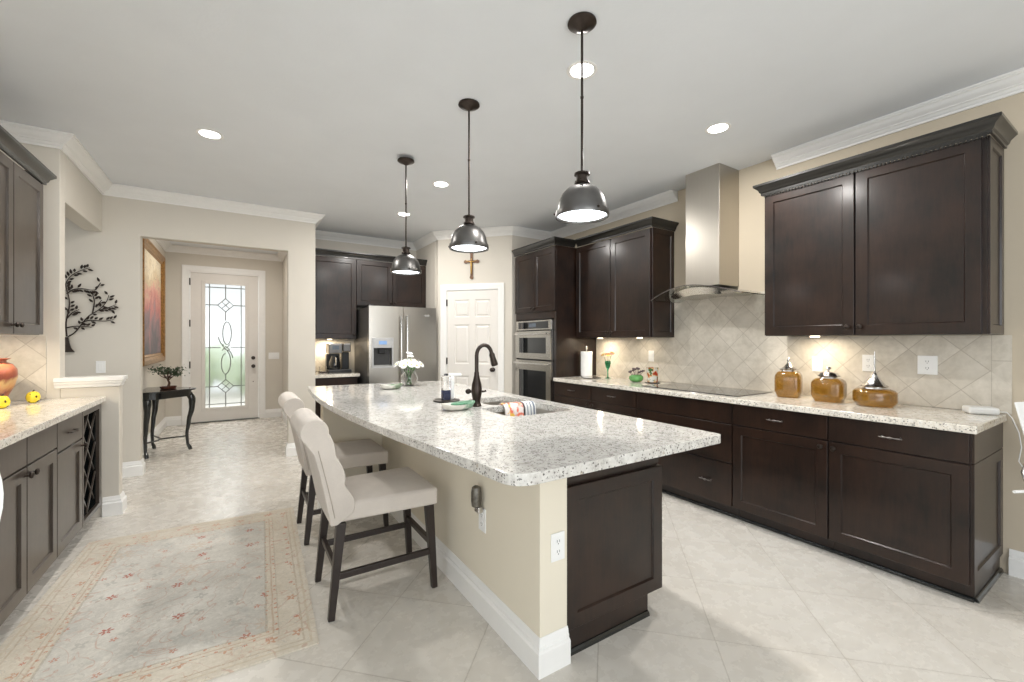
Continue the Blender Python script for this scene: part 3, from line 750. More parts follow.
# island cabinets facing +x
def icab(label, y0, y1, layout, **k): return base_cab(label, y1-y0, 0.600, (1.765, y0, 0), PI/2, layout, **k)
e1 = icab('dark island cabinet at the near end, with a large framed end panel', 1.42, 2.03, [('drawer', 0, 0.61, 0.722, 0.868, 'pull'), ('door', 0, 0.61, 0.108, 0.712, 1)])
MB().shaker(1.166, 1.783, 0.108, 0.715, 1.4195, 0.02, fr=0.062, mat=(TR(1.765, 1.42, 0) @ RZ(PI/2)).inverted()).obj('end_panel', 'wood', e1, bevel=0)
box(-0.014, -0.0005, 0.002, 0.599, 0.735, 0.8725).obj('end_rail', 'wood', e1)
box(-0.008, -0.0005, 0.076, 0.599, 0.022, 0.1045).obj('toe_board', 'wood', e1)
MB().sweep([(0, 0.076), (0, 0.599)], [(0, 0), (0.022, 0), (0.020, 0.012), (0.012, 0.02), (0, 0.022)], -1).obj('toe_moulding', 'black_wood', e1)
icab('dark island sink cabinet facing the range', 2.03, 2.94, [('drawer', 0, 0.91, 0.722, 0.868, None), ('door', 0, 0.455, 0.108, 0.712, 1), ('door', 0.455, 0.91, 0.108, 0.712, -1)], H=0.62)
icab('dark island cabinet at the far end, facing the range', 2.94, 4.15, [('drawer', 0, 0.6, 0.722, 0.868, 'pull'), ('drawer', 0.6, 1.21, 0.722, 0.868, 'pull'), ('door', 0, 0.6, 0.108, 0.712, 1), ('door', 0.6, 1.21, 0.108, 0.712, -1)])

# countertop with curved bar edge and two sink cut-outs
def rnd(cx_, cy_, r_, a0, a1, n=6): return [(cx_+r_*math.cos(math.radians(a0+(a1-a0)*i/n)), cy_+r_*math.sin(math.radians(a0+(a1-a0)*i/n))) for i in range(n+1)]
edge = [(0.55, 4.36), (0.535, 4.1), (0.515, 3.8), (0.506, 3.5), (0.508, 3.2), (0.522, 2.9), (0.545, 2.6), (0.575, 2.3), (0.61, 2.0), (0.645, 1.75), (0.675, 1.50), (0.70, 1.33)]
outer = rnd(0.80, 1.20, 0.085, 180, 270)+rnd(1.82, 1.145, 0.025, 270, 360, 3)+[(1.845, 4.26)]+edge
def rrect(x0, x1, y0, y1, r_): return rnd(x1-r_, y0+r_, r_, -90, 0, 4)+rnd(x1-r_, y1-r_, r_, 0, 90, 4)+rnd(x0+r_, y1-r_, r_, 90, 180, 4)+rnd(x0+r_, y0+r_, r_, 180, 270, 4)
bowl1 = rrect(1.275, 1.735, 2.005, 2.385, 0.06); bowl2 = rrect(1.40, 1.735, 2.415, 2.80, 0.06)
import bmesh
def slab_with_holes(name, outer, holes, z0, z1, mat):
    bm = bmesh.new(); es = []
    for loop in [outer]+holes:
        vs = [bm.verts.new((x, y, z1)) for x, y in loop]
        for i in range(len(vs)): es.append(bm.edges.new((vs[i], vs[(i+1) % len(vs)])))
    bmesh.ops.triangle_fill(bm, use_beauty=True, use_dissolve=False, edges=es)
    r = bmesh.ops.extrude_face_region(bm, geom=bm.faces[:])
    for e in r['geom']:
        if isinstance(e, bmesh.types.BMVert): e.co.z = z0
    bmesh.ops.recalc_face_normals(bm, faces=bm.faces)
    me = bpy.data.meshes.new(name); bm.to_mesh(me); bm.free(); me.materials.append(MT[mat])
    o = bpy.data.objects.new(name, me); C.objects.link(o)
    md = o.modifiers.new('bevel', 'BEVEL'); md.width = 0.007; md.segments = 3; md.limit_method = 'ANGLE'; md.angle_limit = math.radians(60)
    return o
ct = slab_with_holes('countertop', outer, [bowl1, bowl2], 0.8745, 0.914, 'granite')
tag(ct, 'large speckled white granite island countertop with curved bar edge', 'countertop')
# sink
sk = thing('sink', 'double bowl stainless sink set under the island countertop', 'sink', (1.5, 2.4, 0.8742))
for loop, dp in ((bowl1, 0.20), (bowl2, 0.17)):
    m = MB(); R = []; cx_ = sum(p[0] for p in loop)/len(loop); cy_ = sum(p[1] for p in loop)/len(loop)
    for sc, z in ((1.03, 0), (1.0, -0.001), (0.97, -dp*0.8), (0.88, -dp), (0.2, -dp-0.004)):
        R.append([((x-cx_)*sc+cx_-1.5, (y-cy_)*sc+cy_-2.4, z) for x, y in loop])
    m.rings(R, cap=False); b_ = len(m.v)-len(loop); m.f.append(tuple(range(b_, len(m.v))))
    bo = m.obj('bowl', 'steel', sk, smooth=50)
    md = bo.modifiers.new('thick', 'SOLIDIFY'); md.thickness = 0.0015; md.offset = -1
    MB().lathe([(0.035, 0), (0.035, 0.003), (0.02, 0.004), (0, 0.004)], 16, (cx_-1.5, cy_-2.4, -dp-0.0035)).obj('drain', 'chrome', sk, smooth=40)
# towel over the divider; a second, striped one imitates a bowl reflection
def towel(name, x0, x1, label, mat, zt=0.914, drop=0.09):
    m = MB(); th = 0.007; path = [(-0.050, zt-drop), (-0.046, zt-0.02), (-0.028, zt+0.008), (0, zt+0.012), (0.030, zt+0.006), (0.044, zt-0.02), (0.046, zt-drop*0.9)]
    n = 14; R = []
    for i in range(n+1):
        x = x0+(x1-x0)*i/n; wv = 0.004*math.sin(i*1.9)
        outl = [(x, 2.40+a*1.0+wv, b+0.003*math.sin(i*1.3+a*40)) for a, b in path]
        inn = [(x, 2.40+a*(0.82)+wv, b-th if abs(a) < 0.04 else b) for a, b in reversed(path)]
        R.append(outl+inn)
    m.rings(R); return tag(m.obj(name, mat, smooth=70), label, 'towel')
def towel_mat():
    m = M('floral_towel'); x, y, z = m.coords(); n = m.noise(14, 3, 0.5, dist=0.5)
    base_ = (0.78, 0.72, 0.68)
    red = m.ramp(n, [(0.52, (0, 0, 0)), (0.58, (1, 1, 1))]); c = m.mix(red, base_, srgb(232, 120, 92))
    n2 = m.noise(19, 2, 0.5, dist=1.0); c = m.mix(m.ramp(n2, [(0.60, (0, 0, 0)), (0.64, (1, 1, 1))]), c, srgb(236, 190, 90))
    m.set(color=c, rough=0.9); return m.m
def reflection_mat():  # colour stripes imitating a reflection in the steel bowl
    m = M('sink_reflection'); x, y, z = m.coords(); s_ = ((x*40).frac()).lt(0.45)
    m.set(color=m.mix(s_, (0.72, 0.72, 0.70), srgb(120, 128, 140)), rough=0.9); return m.m
towel('towel_or_reflection', 1.455, 1.60, 'white dish towel with red flowers over the sink divider', towel_mat())
towel('towel_or_reflection', 1.61, 1.70, 'narrow blue-grey stripes beside the floral towel, imitating a reflection in the sink', reflection_mat(), drop=0.08)

# faucet
fc = thing('faucet', 'tall dark bronze gooseneck faucet on the island', 'faucet', (1.30, 2.455, 0.9145), math.radians(-8))
MB().lathe([(0.032, 0), (0.032, 0.008), (0.026, 0.014), (0.024, 0.03), (0.027, 0.05), (0.033, 0.08), (0.034, 0.11), (0.031, 0.14), (0.023, 0.17), (0.0165, 0.20), (0.0155, 0.22)], 24).obj('faucet_body', 'bronze', fc, smooth=40)
pts = [(0, 0, 0.205), (0, 0, 0.30)]+[(0.052-0.052*math.cos(t*PI/10*0.93), 0, 0.325+0.068*math.sin(t*PI/10*0.93)) for t in range(0, 11)]
MB().tube(pts, 0.0125, 14).obj('spout', 'bronze', fc, smooth=50)
e_ = Vector(pts[-1]); dv = (Vector(pts[-1])-Vector(pts[-2])).normalized()
MB().tube([e_-dv*0.002, e_+dv*0.01, e_+dv*0.03, e_+dv*0.075, e_+dv*0.085], [0.014, 0.019, 0.018, 0.023, 0.020], 16).obj('spray_head', 'bronze', fc, smooth=50)
m = MB(); m.tube([(-0.032, 0, 0), (-0.048, 0, 0)], 0.010, 12); m.ball((-0.055, 0, 0), 0.018, 0.018, 0.018, 14, 10)
m.tube([(0.030, 0, 0), (0.046, 0, 0), (0.062, 0, 0.006)], [0.008, 0.006, 0.007], 10)
m.obj('handle', 'bronze', fc, loc=(0, 0, 0.095), rotz=math.radians(-25), smooth=50)
# small dark air switch / button next to it
# outlets
def plate(name, label, loc, rotz, kind='outlet', w_=0.07, h=0.115, group=None, cat=None):
    """faces local -y"""
    t = thing(name, label, cat or ('outlet' if kind == 'outlet' else 'switch'), loc, rotz, group)
    MB().box(-w_/2, w_/2, -0.006, -0.0008, -h/2, h/2).obj('cover_plate', 'plate', t, bevel=0.002)
    n = max(1, round(w_/0.07))
    for i in range(n):
        x_ = (i-(n-1)/2)*0.046
        if kind == 'outlet':
            for z_ in (-0.021, 0.021):
                rc = MB().lathe([(0.0165, 0), (0.0165, 0.0015), (0, 0.0016)], 16, (x_, -0.0060, z_), 'y').obj('socket', 'plate', t)
                MB().box(x_-0.007, x_-0.005, -0.0082, -0.0072, z_-0.002, z_+0.008).box(x_+0.005, x_+0.007, -0.0082, -0.0072, z_-0.002, z_+0.008).box(x_-0.0018, x_+0.0018, -0.0082, -0.0072, z_-0.010, z_-0.006).obj('slots', 'dark_slot', rc)
        else:
            MB().box(x_-0.017, x_+0.017, -0.0095, -0.006, -0.033, 0.033).obj('rocker', 'plate', t, bevel=0.002)
    return t
XW = XR-0.010
plate('outlet', 'white outlet behind the middle amber jar', (XW, 1.504, 1.16), RW)
plate('outlet', 'white outlet on the tile behind the squat amber jar', (XW, 1.19, 1.18), RW)
plate('outlet', 'wide white outlet plate on the tile right of all the jars', (XW, 0.885, 1.18), RW, w_=0.095, h=0.12)
plate('light_switch', 'white switch plate on the tile above the painted glass tumbler', (XW, 3.06, 1.174), RW, 'switch')
plate('outlet', 'white outlet on the near end of the island', (1.11, IY0, 0.49), 0)
plate('light_switch', 'white rocker switch on the beige wall below the metal tree', (-1.10, 5.60, 1.085), 0, 'switch')
plate('light_switch', 'white wide switch plate right of the front door', (0.545, 8.60, 1.075), 0, 'switch', w_=0.165)
# island side outlet with plug-in air freshener
po = plate('outlet', 'white outlet on the cream island side under the plug-in night light', (IX0, 1.865, 0.455), RW)
nl = thing('night_light', 'dark bronze plug-in night light on the island side', 'night light', (IX0-0.0088, 1.865, 0.495), RW)
MB().box(-0.022, 0.022, -0.028, 0, 0.0, 0.03).obj('plug_body', 'silver', nl, bevel=0.004)
m = MB().lathe([(0.018, 0.030), (0.023, 0.034), (0.026, 0.06), (0.026, 0.10), (0.021, 0.125), (0.010, 0.132), (0.0, 0.133)], 14, (0, -0.028, 0)); m.obj('shade', plain('aged_bronze', (0.16, 0.15, 0.13), 0.4, 0.8, 0.4, 60).m, nl, smooth=40)

# ================================================================== APPLIANCES
# cooktop
ck = thing('cooktop', 'black glass cooktop set on the granite in front of the hood', 'cooktop', (3.42, 2.26, 0.9145))
box(-0.26, 0.25, -0.455, 0.455, 0, 0.006).obj('glass_top', 'black_glass', ck, bevel=0.003)
for bx_, by_, br in ((-0.12, -0.30, 0.085), (0.11, -0.30, 0.07), (-0.11, 0.30, 0.075), (0.12, 0.30, 0.095), (0.03, 0.0, 0.11)):
    m = MB(); m.rings([[(bx_+r_*math.cos(2*PI*j/32), by_+r_*math.sin(2*PI*j/32), z) for j in range(32)] for r_, z in ((br, 0.0062), (br-0.003, 0.0062), (br-0.003, 0.0066), (br, 0.0066))], closed=True)
    m.obj('burner_ring', 'grey_plastic', ck)
# range hood
hd = thing('range_hood', 'stainless chimney range hood with curved glass canopy', 'range hood', (3.43, 2.277, 1.70))
box(0, XR-0.002-3.43, -0.162, 0.162, 0.112, CEIL-1.70-0.001).obj('chimney', 'steel', hd, bevel=0.002)
# steel body below the glass, arched like it
n = 22
def arch(y): return 0.103-0.093*(abs(y)/0.43)**1.7
R = []
for i in range(n+1):
    y = -0.30+0.60*i/n; zt = arch(y)-0.008; zb = zt-0.055*(1-(abs(y)/0.34)**2.4)-0.004
    xf_ = -0.13+0.10*(y/0.30)**2
    R.append([(xf_, y, zt), (0.297, y, zt), (0.297, y, zb), (xf_+0.05, y, zb)])
MB().rings(R).obj('hood_body', 'steel_h', hd, smooth=40)
R = []
for i in range(n+1):
    y = -0.43+0.86*i/n; z = arch(y); xf_ = -0.215+0.07*(y/0.43)**2
    R.append([(xf_, y, z), (0.297, y, z), (0.297, y, z+0.007), (xf_, y, z+0.007)])
MB().rings(R).obj('glass_canopy', 'hood_glass', hd, smooth=40)
R = []
for i in range(n+1):
    y = -0.43+0.86*i/n; z = arch(y); xf_ = -0.219+0.07*(y/0.43)**2
    R.append([(xf_+0.0, y, z-0.0006), (xf_+0.0035, y, z-0.0006), (xf_+0.0035, y, z+0.0076), (xf_+0.0, y, z+0.0076)])
MB().rings(R).obj('canopy_edge', 'pewter', hd, smooth=40)

# refrigerator
fr = thing('refrigerator', 'stainless side-by-side refrigerator with ice dispenser', 'refrigerator', (1.395, 5.60, 0))
fw_ = 0.905
MB().box(0.003, fw_-0.003, 0.0, 0.72, 0.02, 1.765).obj('fridge_body', plain('fridge_side_grey', (0.16, 0.155, 0.15), 0.4, 0.3).m, fr, bevel=0.004)
def fdoor(x0, x1, hole=None):
    m = MB(); n = 10; R = []
    def yf(x): return -0.078-0.022*(1-((x-fw_/2)/(fw_/2))**2)
    if not hole:
        R = []
        for i in range(n+1):
            x = x0+(x1-x0)*i/n; R.append([(x, -0.002, 0.03), (x, -0.002, 1.78), (x, yf(x), 1.78), (x, yf(x), 0.03)])
        m.rings(R)
    else:
        hx0, hx1, hz0, hz1 = hole
        for a, b, zz in ((x0, hx0, [(0.03, 1.78)]), (hx0, hx1, [(0.03, hz0), (hz1, 1.78)]), (hx1, x1, [(0.03, 1.78)])):
            for z0, z1 in zz:
                R = []
                for i in range(7):
                    x = a+(b-a)*i/6; R.append([(x, -0.002, z0), (x, -0.002, z1), (x, yf(x), z1), (x, yf(x), z0)])
                m.rings(R)
        m.box(hx0, hx1, -0.012, -0.002, hz0, hz1)
    return m.obj('fridge_door', 'steel', fr, smooth=30)
HX = (0.055, 0.285, 1.01, 1.245)
dl = fdoor(0.002, 0.432, HX); dr_ = fdoor(0.438, fw_-0.002)
m = MB(); m.box(HX[0]-0.02, HX[0], -0.104, -0.08, HX[2]-0.02, 1.375); m.box(HX[1], HX[1]+0.02, -0.108, -0.08, HX[2]-0.02, 1.375); m.box(HX[0], HX[1], -0.106, -0.08, HX[2]-0.02, HX[2]); m.box(HX[0], HX[1], -0.104, -0.094, HX[3], 1.375)
MB().box(HX[0]+0.001, HX[1]-0.001, -0.018, -0.0125, HX[2]+0.001, HX[3]-0.001).obj('dispenser_recess', plain('dark_recess', (0.05, 0.05, 0.05), 0.4).m, dl)
dp = m.obj('dispenser_frame', plain('light_steel_grey', (0.55, 0.55, 0.55), 0.3, 0.5).m, dl, bevel=0.003)
MB().box(0.12, 0.22, -0.1065, -0.1045, 1.29, 1.335).obj('dispenser_display', 'blue_display', dp)
MB().box(0.13, 0.21, -0.07, -0.02, 1.17, 1.243).obj('dispenser_spout', 'black', dp, bevel=0.01)
MB().box(HX[0]+0.003, HX[1]-0.003, -0.09, -0.013, HX[2]+0.001, HX[2]+0.015).obj('drip_tray', 'grey_plastic', dp)
for x_, par in ((0.395, dl), (0.475, dr_)):
    m = MB(); m.tube([(x_, -0.135, 0.62), (x_, -0.150, 0.80), (x_, -0.154, 1.15), (x_, -0.150, 1.50), (x_, -0.135, 1.66)], 0.0145, 12)
    for z_ in (0.66, 1.62): m.tube([(x_, -0.098, z_), (x_, -0.139, z_)], 0.010, 10)
    m.obj('handle', 'chrome', par, smooth=50)
box(0.72, 0.80, -0.092, -0.0895, 1.665, 1.682).obj('badge', 'chrome', dr_)
box(0.005, 0.06, -0.06, 0.03, 1.781, 1.80).obj('hinge_cover', 'black', fr, bevel=0.003)

# coffee maker (twin brewer)
cf = thing('coffee_maker', 'black and steel twin coffee maker in the nook', 'coffee maker', (1.155, 6.12, 0.9145)); cf.scale = (1.0, 1.0, 1.12)
m = MB(); m.box(-0.15, 0.14, -0.11, 0.13, 0, 0.035); m.box(-0.15, 0.02, 0.04, 0.13, 0.035, 0.22); m.box(0.04, 0.13, 0.0, 0.13, 0.035, 0.24); m.obj('brewer_base', 'black', cf, bevel=0.006)
m = MB(); m.box(-0.145, 0.025, -0.10, 0.13, 0.225, 0.345); m.obj('brew_head', 'bronze_metal', cf, bevel=0.01)
m = MB(); m.box(0.035, 0.135, -0.09, 0.13, 0.245, 0.345); m.obj('pod_head', 'bronze_metal', cf, bevel=0.012)
MB().box(-0.10, -0.02, -0.103, -0.1005, 0.275, 0.32).obj('display', 'display', cf)
m = MB().lathe([(0.012, 0), (0.065, 0.003), (0.072, 0.03), (0.070, 0.09), (0.052, 0.135), (0.046, 0.155), (0.050, 0.165)], 20, (-0.062, -0.035, 0.036)); m.obj('carafe', 'black_glass', cf, smooth=50)
m = MB().tube([(-0.062, -0.10, 0.185), (-0.062, -0.145, 0.17), (-0.062, -0.145, 0.10), (-0.062, -0.11, 0.08)], 0.008, 8); m.obj('carafe_handle', 'chrome', cf, smooth=50)
sc_ = thing('glass_caddy', 'small square clear glass caddy left of the coffee maker', 'caddy', (0.955, 6.12, 0.9145))
m = MB(); 
for a, b, c, d in ((-0.045, 0.045, -0.045, -0.041), (-0.045, 0.045, 0.041, 0.045), (-0.045, -0.041, -0.041, 0.041), (0.041, 0.045, -0.041, 0.041)): m.box(a, b, c, d, 0.018, 0.085)
m.box(-0.04, 0.04, -0.04, 0.04, 0.018, 0.022); m.obj('glass_box', 'glass', sc_)
box(-0.048, 0.048, -0.048, 0.048, 0, 0.017).obj('tray', 'bronze', sc_, bevel=0.003)

# ================================================================== LIGHTS
def pendant(x, y, z, label, first=[None]):
    if first[0] is None:
        t = thing('pendant_light', label, 'pendant light', (x, y, z), 0, 'pendants over the island')
        H_ = CEIL-z
        MB().lathe([(0.0, H_-0.001), (0.066, H_-0.001), (0.068, H_-0.010), (0.060, H_-0.016), (0.050, H_-0.020), (0.035, H_-0.026), (0.012, H_-0.040), (0, H_-0.041)], 32).obj('canopy', 'bronze', t, smooth=40)
        m = MB().tube([(0, 0, 0.21), (0, 0, H_-0.035)], 0.006, 10); m.lathe([(0.006, 0.56), (0.008, 0.562), (0.008, 0.572), (0.006, 0.574)], 10); m.obj('rod', 'bronze', t, smooth=50)
        MB().lathe([(0.010, 0.218), (0.014, 0.211), (0.036, 0.208), (0.037, 0.200), (0.027, 0.197), (0.027, 0.172), (0.034, 0.169), (0.036, 0.158), (0.027, 0.155), (0.027, 0.150)], 24).obj('socket_cup', 'bronze', t, smooth=30)
        prof = [(0.026, 0.152), (0.045, 0.146), (0.072, 0.132), (0.094, 0.108), (0.108, 0.078), (0.115, 0.045), (0.117, 0.030), (0.124, 0.028), (0.126, 0.010), (0.124, 0.0), (0.119, 0.0)]
        inn = [(0.112, 0.012), (0.112, 0.045), (0.104, 0.078), (0.090, 0.106), (0.068, 0.128), (0.026, 0.146)]
        sh = MB().rings([[(r_*math.cos(2*PI*j/40), r_*math.sin(2*PI*j/40), zz) for j in range(40)] for r_, zz in prof+inn], closed=True).obj('lamp_shade', 'bronze_metal', t, smooth=40)
        for k in range(3):
            a = k*2*PI/3+0.4; MB().ball((0.127*math.cos(a), 0.127*math.sin(a), 0.018), 0.007, n=8, k=6).obj('thumb_screw', 'bronze', sh, smooth=60)
        MB().lathe([(0, 0.010), (0.108, 0.010), (0.111, 0.014), (0.108, 0.018), (0, 0.020)], 32).obj('diffuser', 'pend_lamp', t, smooth=40)
        area('bulb', (0, 0, 0.002), (0, 0, 0), 0.20, PEND_W, (0.93, 0.97, 1), shape='DISK', parent=t)
        first[0] = t; return t
    t = copy_tree(first[0]); t.location = (x, y, z); t['label'] = label; return t
pendant(1.372, 1.532, 1.917, 'dark metal dome pendant light nearest the camera')
pendant(1.242, 2.449, 1.917, 'dark metal dome pendant light, middle one of the three, before the crucifix')
pendant(1.165, 3.432, 1.89, 'dark metal dome pendant light farthest away, before the refrigerator cabinets')
CANS = [(1.615, 1.804, 'round recessed ceiling light beside the nearest pendant rod'), (2.865, 1.777, 'round recessed ceiling light between the hood chimney and the near wall cabinet'),
        (1.649, 3.842, 'round recessed ceiling light between the middle and far pendants'), (1.668, 4.986, 'round recessed ceiling light behind the far pendant rod'), (-0.166, 3.819, 'round recessed ceiling light over the rug and left counter')]
can0 = None
for x, y, lb in CANS:
    if can0 is None:
        can0 = thing('recessed_light', lb, 'ceiling light', (x, y, CEIL), 0, 'recessed ceiling lights')
        MB().rings([[(r_*math.cos(2*PI*j/32), r_*math.sin(2*PI*j/32), zz) for j in range(32)] for r_, zz in ((0.085, -0.0008), (0.085, -0.004), (0.072, -0.007), (0.064, -0.004), (0.064, -0.0008))], closed=True).obj('trim_ring', 'trim', can0, smooth=40)
        MB().lathe([(0, -0.0012), (0.063, -0.0012), (0.063, -0.0035), (0, -0.0045)], 32).obj('lens', 'lamp', can0, smooth=40)
        area('can_bulb', (0, 0, -0.012), (0, 0, 0), 0.12, CAN_W, (1, 0.97, 0.93), shape='DISK', parent=can0)
    else:
        c = copy_tree(can0); c.location = (x, y, CEIL); c['label'] = lb
# under-cabinet puck lights, parts of their cabinets
def puck(par, x, y, z, pw, tilt=0.0):
    p = MB().lathe([(0, 0), (0.030, 0), (0.030, -0.010), (0.024, -0.012), (0, -0.012)], 20, (x, y, z-0.0005)).obj('puck_light', 'puck', par, smooth=40)
    area('puck_bulb', (x, y, z-0.016), (0, 0, 0), 0.05, pw, (1.0, 0.85, 0.64), shape='DISK', parent=par)
puck(u1, 0.27, 0.15, 1.372, PUCK_W*1.3)
puck(u2, 0.24, 0.15, 1.372, PUCK_W*1.5); puck(u2, 0.80, 0.17, 1.372, PUCK_W*0.35)
nw = [o for o in bpy.data.objects if o.get('label', '').startswith('tall single-door')][0]
puck(nw, 0.26, 0.17, 1.362, PUCK_W*4.2)
puck(lw, 0.30, 0.16, 1.374, PUCK_W*1.3); puck(lw, 0.95, 0.16, 1.374, PUCK_W*1.9)

# ================================================================== STOOLS
def stool(label):
    t = thing('counter_stool', label, 'bar stool', (0.64, 2.395, 0), 0, 'upholstered counter stools')   # faces +x
    # legs
    for x0, y0, x1, y1 in ((0.262, -0.20, 0.235, -0.19), (0.262, 0.20, 0.235, 0.19)):
        MB().bar((x1, y1, 0.455), (x0, y0, 0.0), 0.044, 0.044, up=(0, 1, 0), w2=0.030, h2=0.030).obj('leg', 'stool_wood', t, bevel=0.003)
    for s_ in (-1, 1):
        MB().bar((-0.215, s_*0.19, 0.455), (-0.262, s_*0.20, 0.0), 0.044, 0.040, up=(0, 1, 0), w2=0.030, h2=0.030).obj('leg', 'stool_wood', t, bevel=0.003)
    for s_ in (-1, 1):
        MB().bar((-0.225, s_*0.197, 0.20), (0.236, s_*0.197, 0.20), 0.022, 0.030).obj('stretcher', 'stool_wood', t, bevel=0.002)
    MB().bar((0.246, -0.186, 0.245), (0.246, 0.186, 0.245), 0.022, 0.030).obj('stretcher', 'stool_wood', t, bevel=0.002)
    MB().bar((-0.236, -0.184, 0.235), (-0.236, 0.184, 0.235), 0.022, 0.028).obj('stretcher', 'stool_wood', t, bevel=0.002)
    # seat: a crowned cushion, sides drop to the rails
    m = MB(); nx, ny = 12, 10; top = []; 
    def hw(u): return 0.205+0.030*u            # half width grows to the front
    x0, x1 = -0.235, 0.268
    R = []
    for i in range(nx+1):
        u = i/nx; x = x0+(x1-x0)*u; h = hw(u); ring = []
        for j in range(ny+1):
            v = j/ny*2-1
            z = 0.548+0.026*(1-abs(v)**3)*(1-abs(2*u-1)**4)
            ring.append((x, v*h, z))
        ring += [(x, h+0.004, 0.53), (x, h, 0.458), (x, -h, 0.458), (x, -h-0.004, 0.53)]
        R.append(ring)
    m.rings(R); so = m.obj('seat', 'fabric', t, smooth=55, bevel=0.012, seg=3)
    # backrest: wavy channel front, scroll top
    prof = []
    N = 24
    for i in range(N+1):
        u = i/N; z = 0.50+0.385*u; xb = -0.185-0.088*u**1.1
        bulge = (0.022*(1-u)+0.008)*abs(math.sin(u*PI*2.6+0.25))
        prof.append((xb+bulge+0.016*(1-u), z))
    cxr, czr, rr_ = -0.335, 0.905, 0.062
    for a in range(-1, 20):
        an = math.radians(a*12)
        prof.append((cxr+rr_*math.cos(an), czr+rr_*math.sin(an)))
    back = [(-0.338, 0.80), (-0.312, 0.70), (-0.288, 0.58), (-0.264, 0.452), (-0.235, 0.452)]
    # outer shell
    full = [p for p in prof if True]+back
    m = MB(); ys = [-0.215, -0.209, -0.14, -0.07, 0.0, 0.07, 0.14, 0.209, 0.215]; R = []
    cen = Vector((sum(p[0] for p in full)/len(full), sum(p[1] for p in full)/len(full)))
    for k, y in enumerate(ys):
        sc2 = 0.0
        R.append([(x, y, z) for x, z in full])
    m.rings(R); bk = m.obj('backrest', 'fabric', t, smooth=40, bevel=0.004)
    for s_ in (-1, 1):
        MB().tube([(-0.248-0.072*u_**1.1, s_*0.2160, 0.49+0.33*u_) for u_ in [k_/10 for k_ in range(11)]], 0.0022, 6).obj('piping', 'fabric_cord', bk, smooth=60)
    m = MB()
    for yb in (-0.145, 0, 0.145):
        for zi in (0.61, 0.745):
            u = (zi-0.5)/0.385; m.ball((-0.185-0.088*u**1.1+0.008+0.016*(1-u), yb, zi), 0.009, n=8, k=6)
    m.obj('buttons', 'fabric', bk, smooth=60)
    return t
s0 = stool('beige upholstered counter stool with rolled back, the nearer of two')
s1 = copy_tree(s0); s1.location = (0.645, 3.30, 0); s1['label'] = 'beige upholstered counter stool with rolled back, the farther one'

# ================================================================== RUG
RWd, RLn = 1.20, 1.79
rug = box(-RWd/2, RWd/2, -RLn/2, RLn/2, 0, 0.008).obj('rug', rug_mat(RWd, RLn), loc=(-0.258, 2.97, 0.0005), rotz=math.radians(-2.4))
tag(rug, 'faded cream rug with a rust floral pattern on the tile floor', 'rug')

# ================================================================== FOYER
# console table, half-moon against the left wall, three cabriole legs
tb = thing('console_table', 'black serpentine console table with curved legs in the foyer', 'table', (-0.945, 6.60, 0))
topo = []
for i in range(41):
    a = -PI/2+PI*i/40; r_ = 0.40+0.055*math.cos(4*a); topo.append((0.52*math.cos(a)*(1+0.10*math.cos(4*a))/1.10, 0.36*math.sin(a)*(1+0.03*math.cos(6*a))))
MB().prism(topo, 0.735, 0.757).obj('table_top', 'black_wood', tb, bevel=0.005)
MB().prism([(x*0.90+0.004, y*0.90) for x, y in topo], 0.665, 0.7348).obj('apron', 'black_wood', tb)
def cab(bx, by, dx_, dy_):
    P_ = [(0, 0.70, 0.036), (0.034, 0.62, 0.038), (0.032, 0.52, 0.030), (0.000, 0.35, 0.023), (-0.018, 0.20, 0.018), (-0.012, 0.08, 0.016), (0.012, 0.02, 0.021), (0.020, 0.0, 0.018)]
    pts_ = []; rad_ = []
    for k in range(len(P_)-1):
        for q in range(4):
            t_ = q/4; a, b = P_[k], P_[k+1]; t2 = t_*t_*(3-2*t_)
            pts_.append((bx+dx_*(a[0]+(b[0]-a[0])*t2), by+dy_*(a[0]+(b[0]-a[0])*t2), a[1]+(b[1]-a[1])*t_)); rad_.append(a[2]+(b[2]-a[2])*t2)
    pts_.append((bx+dx_*P_[-1][0], by+dy_*P_[-1][0], 0)); rad_.append(P_[-1][2])
    return MB().tube(pts_, rad_, 10)
cab(0.075, -0.255, 0.5, -0.8).obj('leg', 'black_wood', tb, smooth=60); cab(0.075, 0.255, 0.5, 0.8).obj('leg', 'black_wood', tb, smooth=60); cab(0.445, 0.0, 1, 0).obj('leg', 'black_wood', tb, smooth=60)
m = MB(); m.tube([(0.07, -0.24, 0.17), (0.16, -0.08, 0.16), (0.16, 0.08, 0.16), (0.07, 0.24, 0.17)], 0.009, 8); m.tube([(0.15, 0, 0.16), (0.43, 0, 0.17)], 0.009, 8); m.obj('stretcher', 'black_wood', tb, smooth=60)
# bonsai
bs = thing('bonsai_tree', 'small bonsai tree in a brown dish on the console table', 'bonsai', (-0.70, 6.62, 0.7572))
MB().lathe([(0.055, 0), (0.075, 0.004), (0.085, 0.03), (0.080, 0.03), (0.07, 0.02), (0, 0.02)], 20).obj('dish', plain('brown_glaze', (0.10, 0.035, 0.02), 0.3).m, bs, smooth=40)
m = MB(); m.tube([(0, 0, 0.02), (0.01, 0.005, 0.07), (-0.005, 0, 0.11), (0.005, 0, 0.15)], [0.016, 0.012, 0.010, 0.007], 8)
rr = random.Random(5); tips = []
for i in range(9):
    a = i*2.4; q = rr.uniform(0.05, 0.13); tp = (q*math.cos(a), q*math.sin(a), 0.17+rr.uniform(0, 0.08)); tips.append(tp); m.tube([(0, 0, 0.10+0.005*i), (tp[0]*0.5, tp[1]*0.5, 0.15), tp], [0.007, 0.004, 0.002], 6)
m.obj('trunk', plain('bonsai_bark', (0.09, 0.045, 0.03), 0.8, noise=0.4).m, bs, smooth=60)
m = MB()
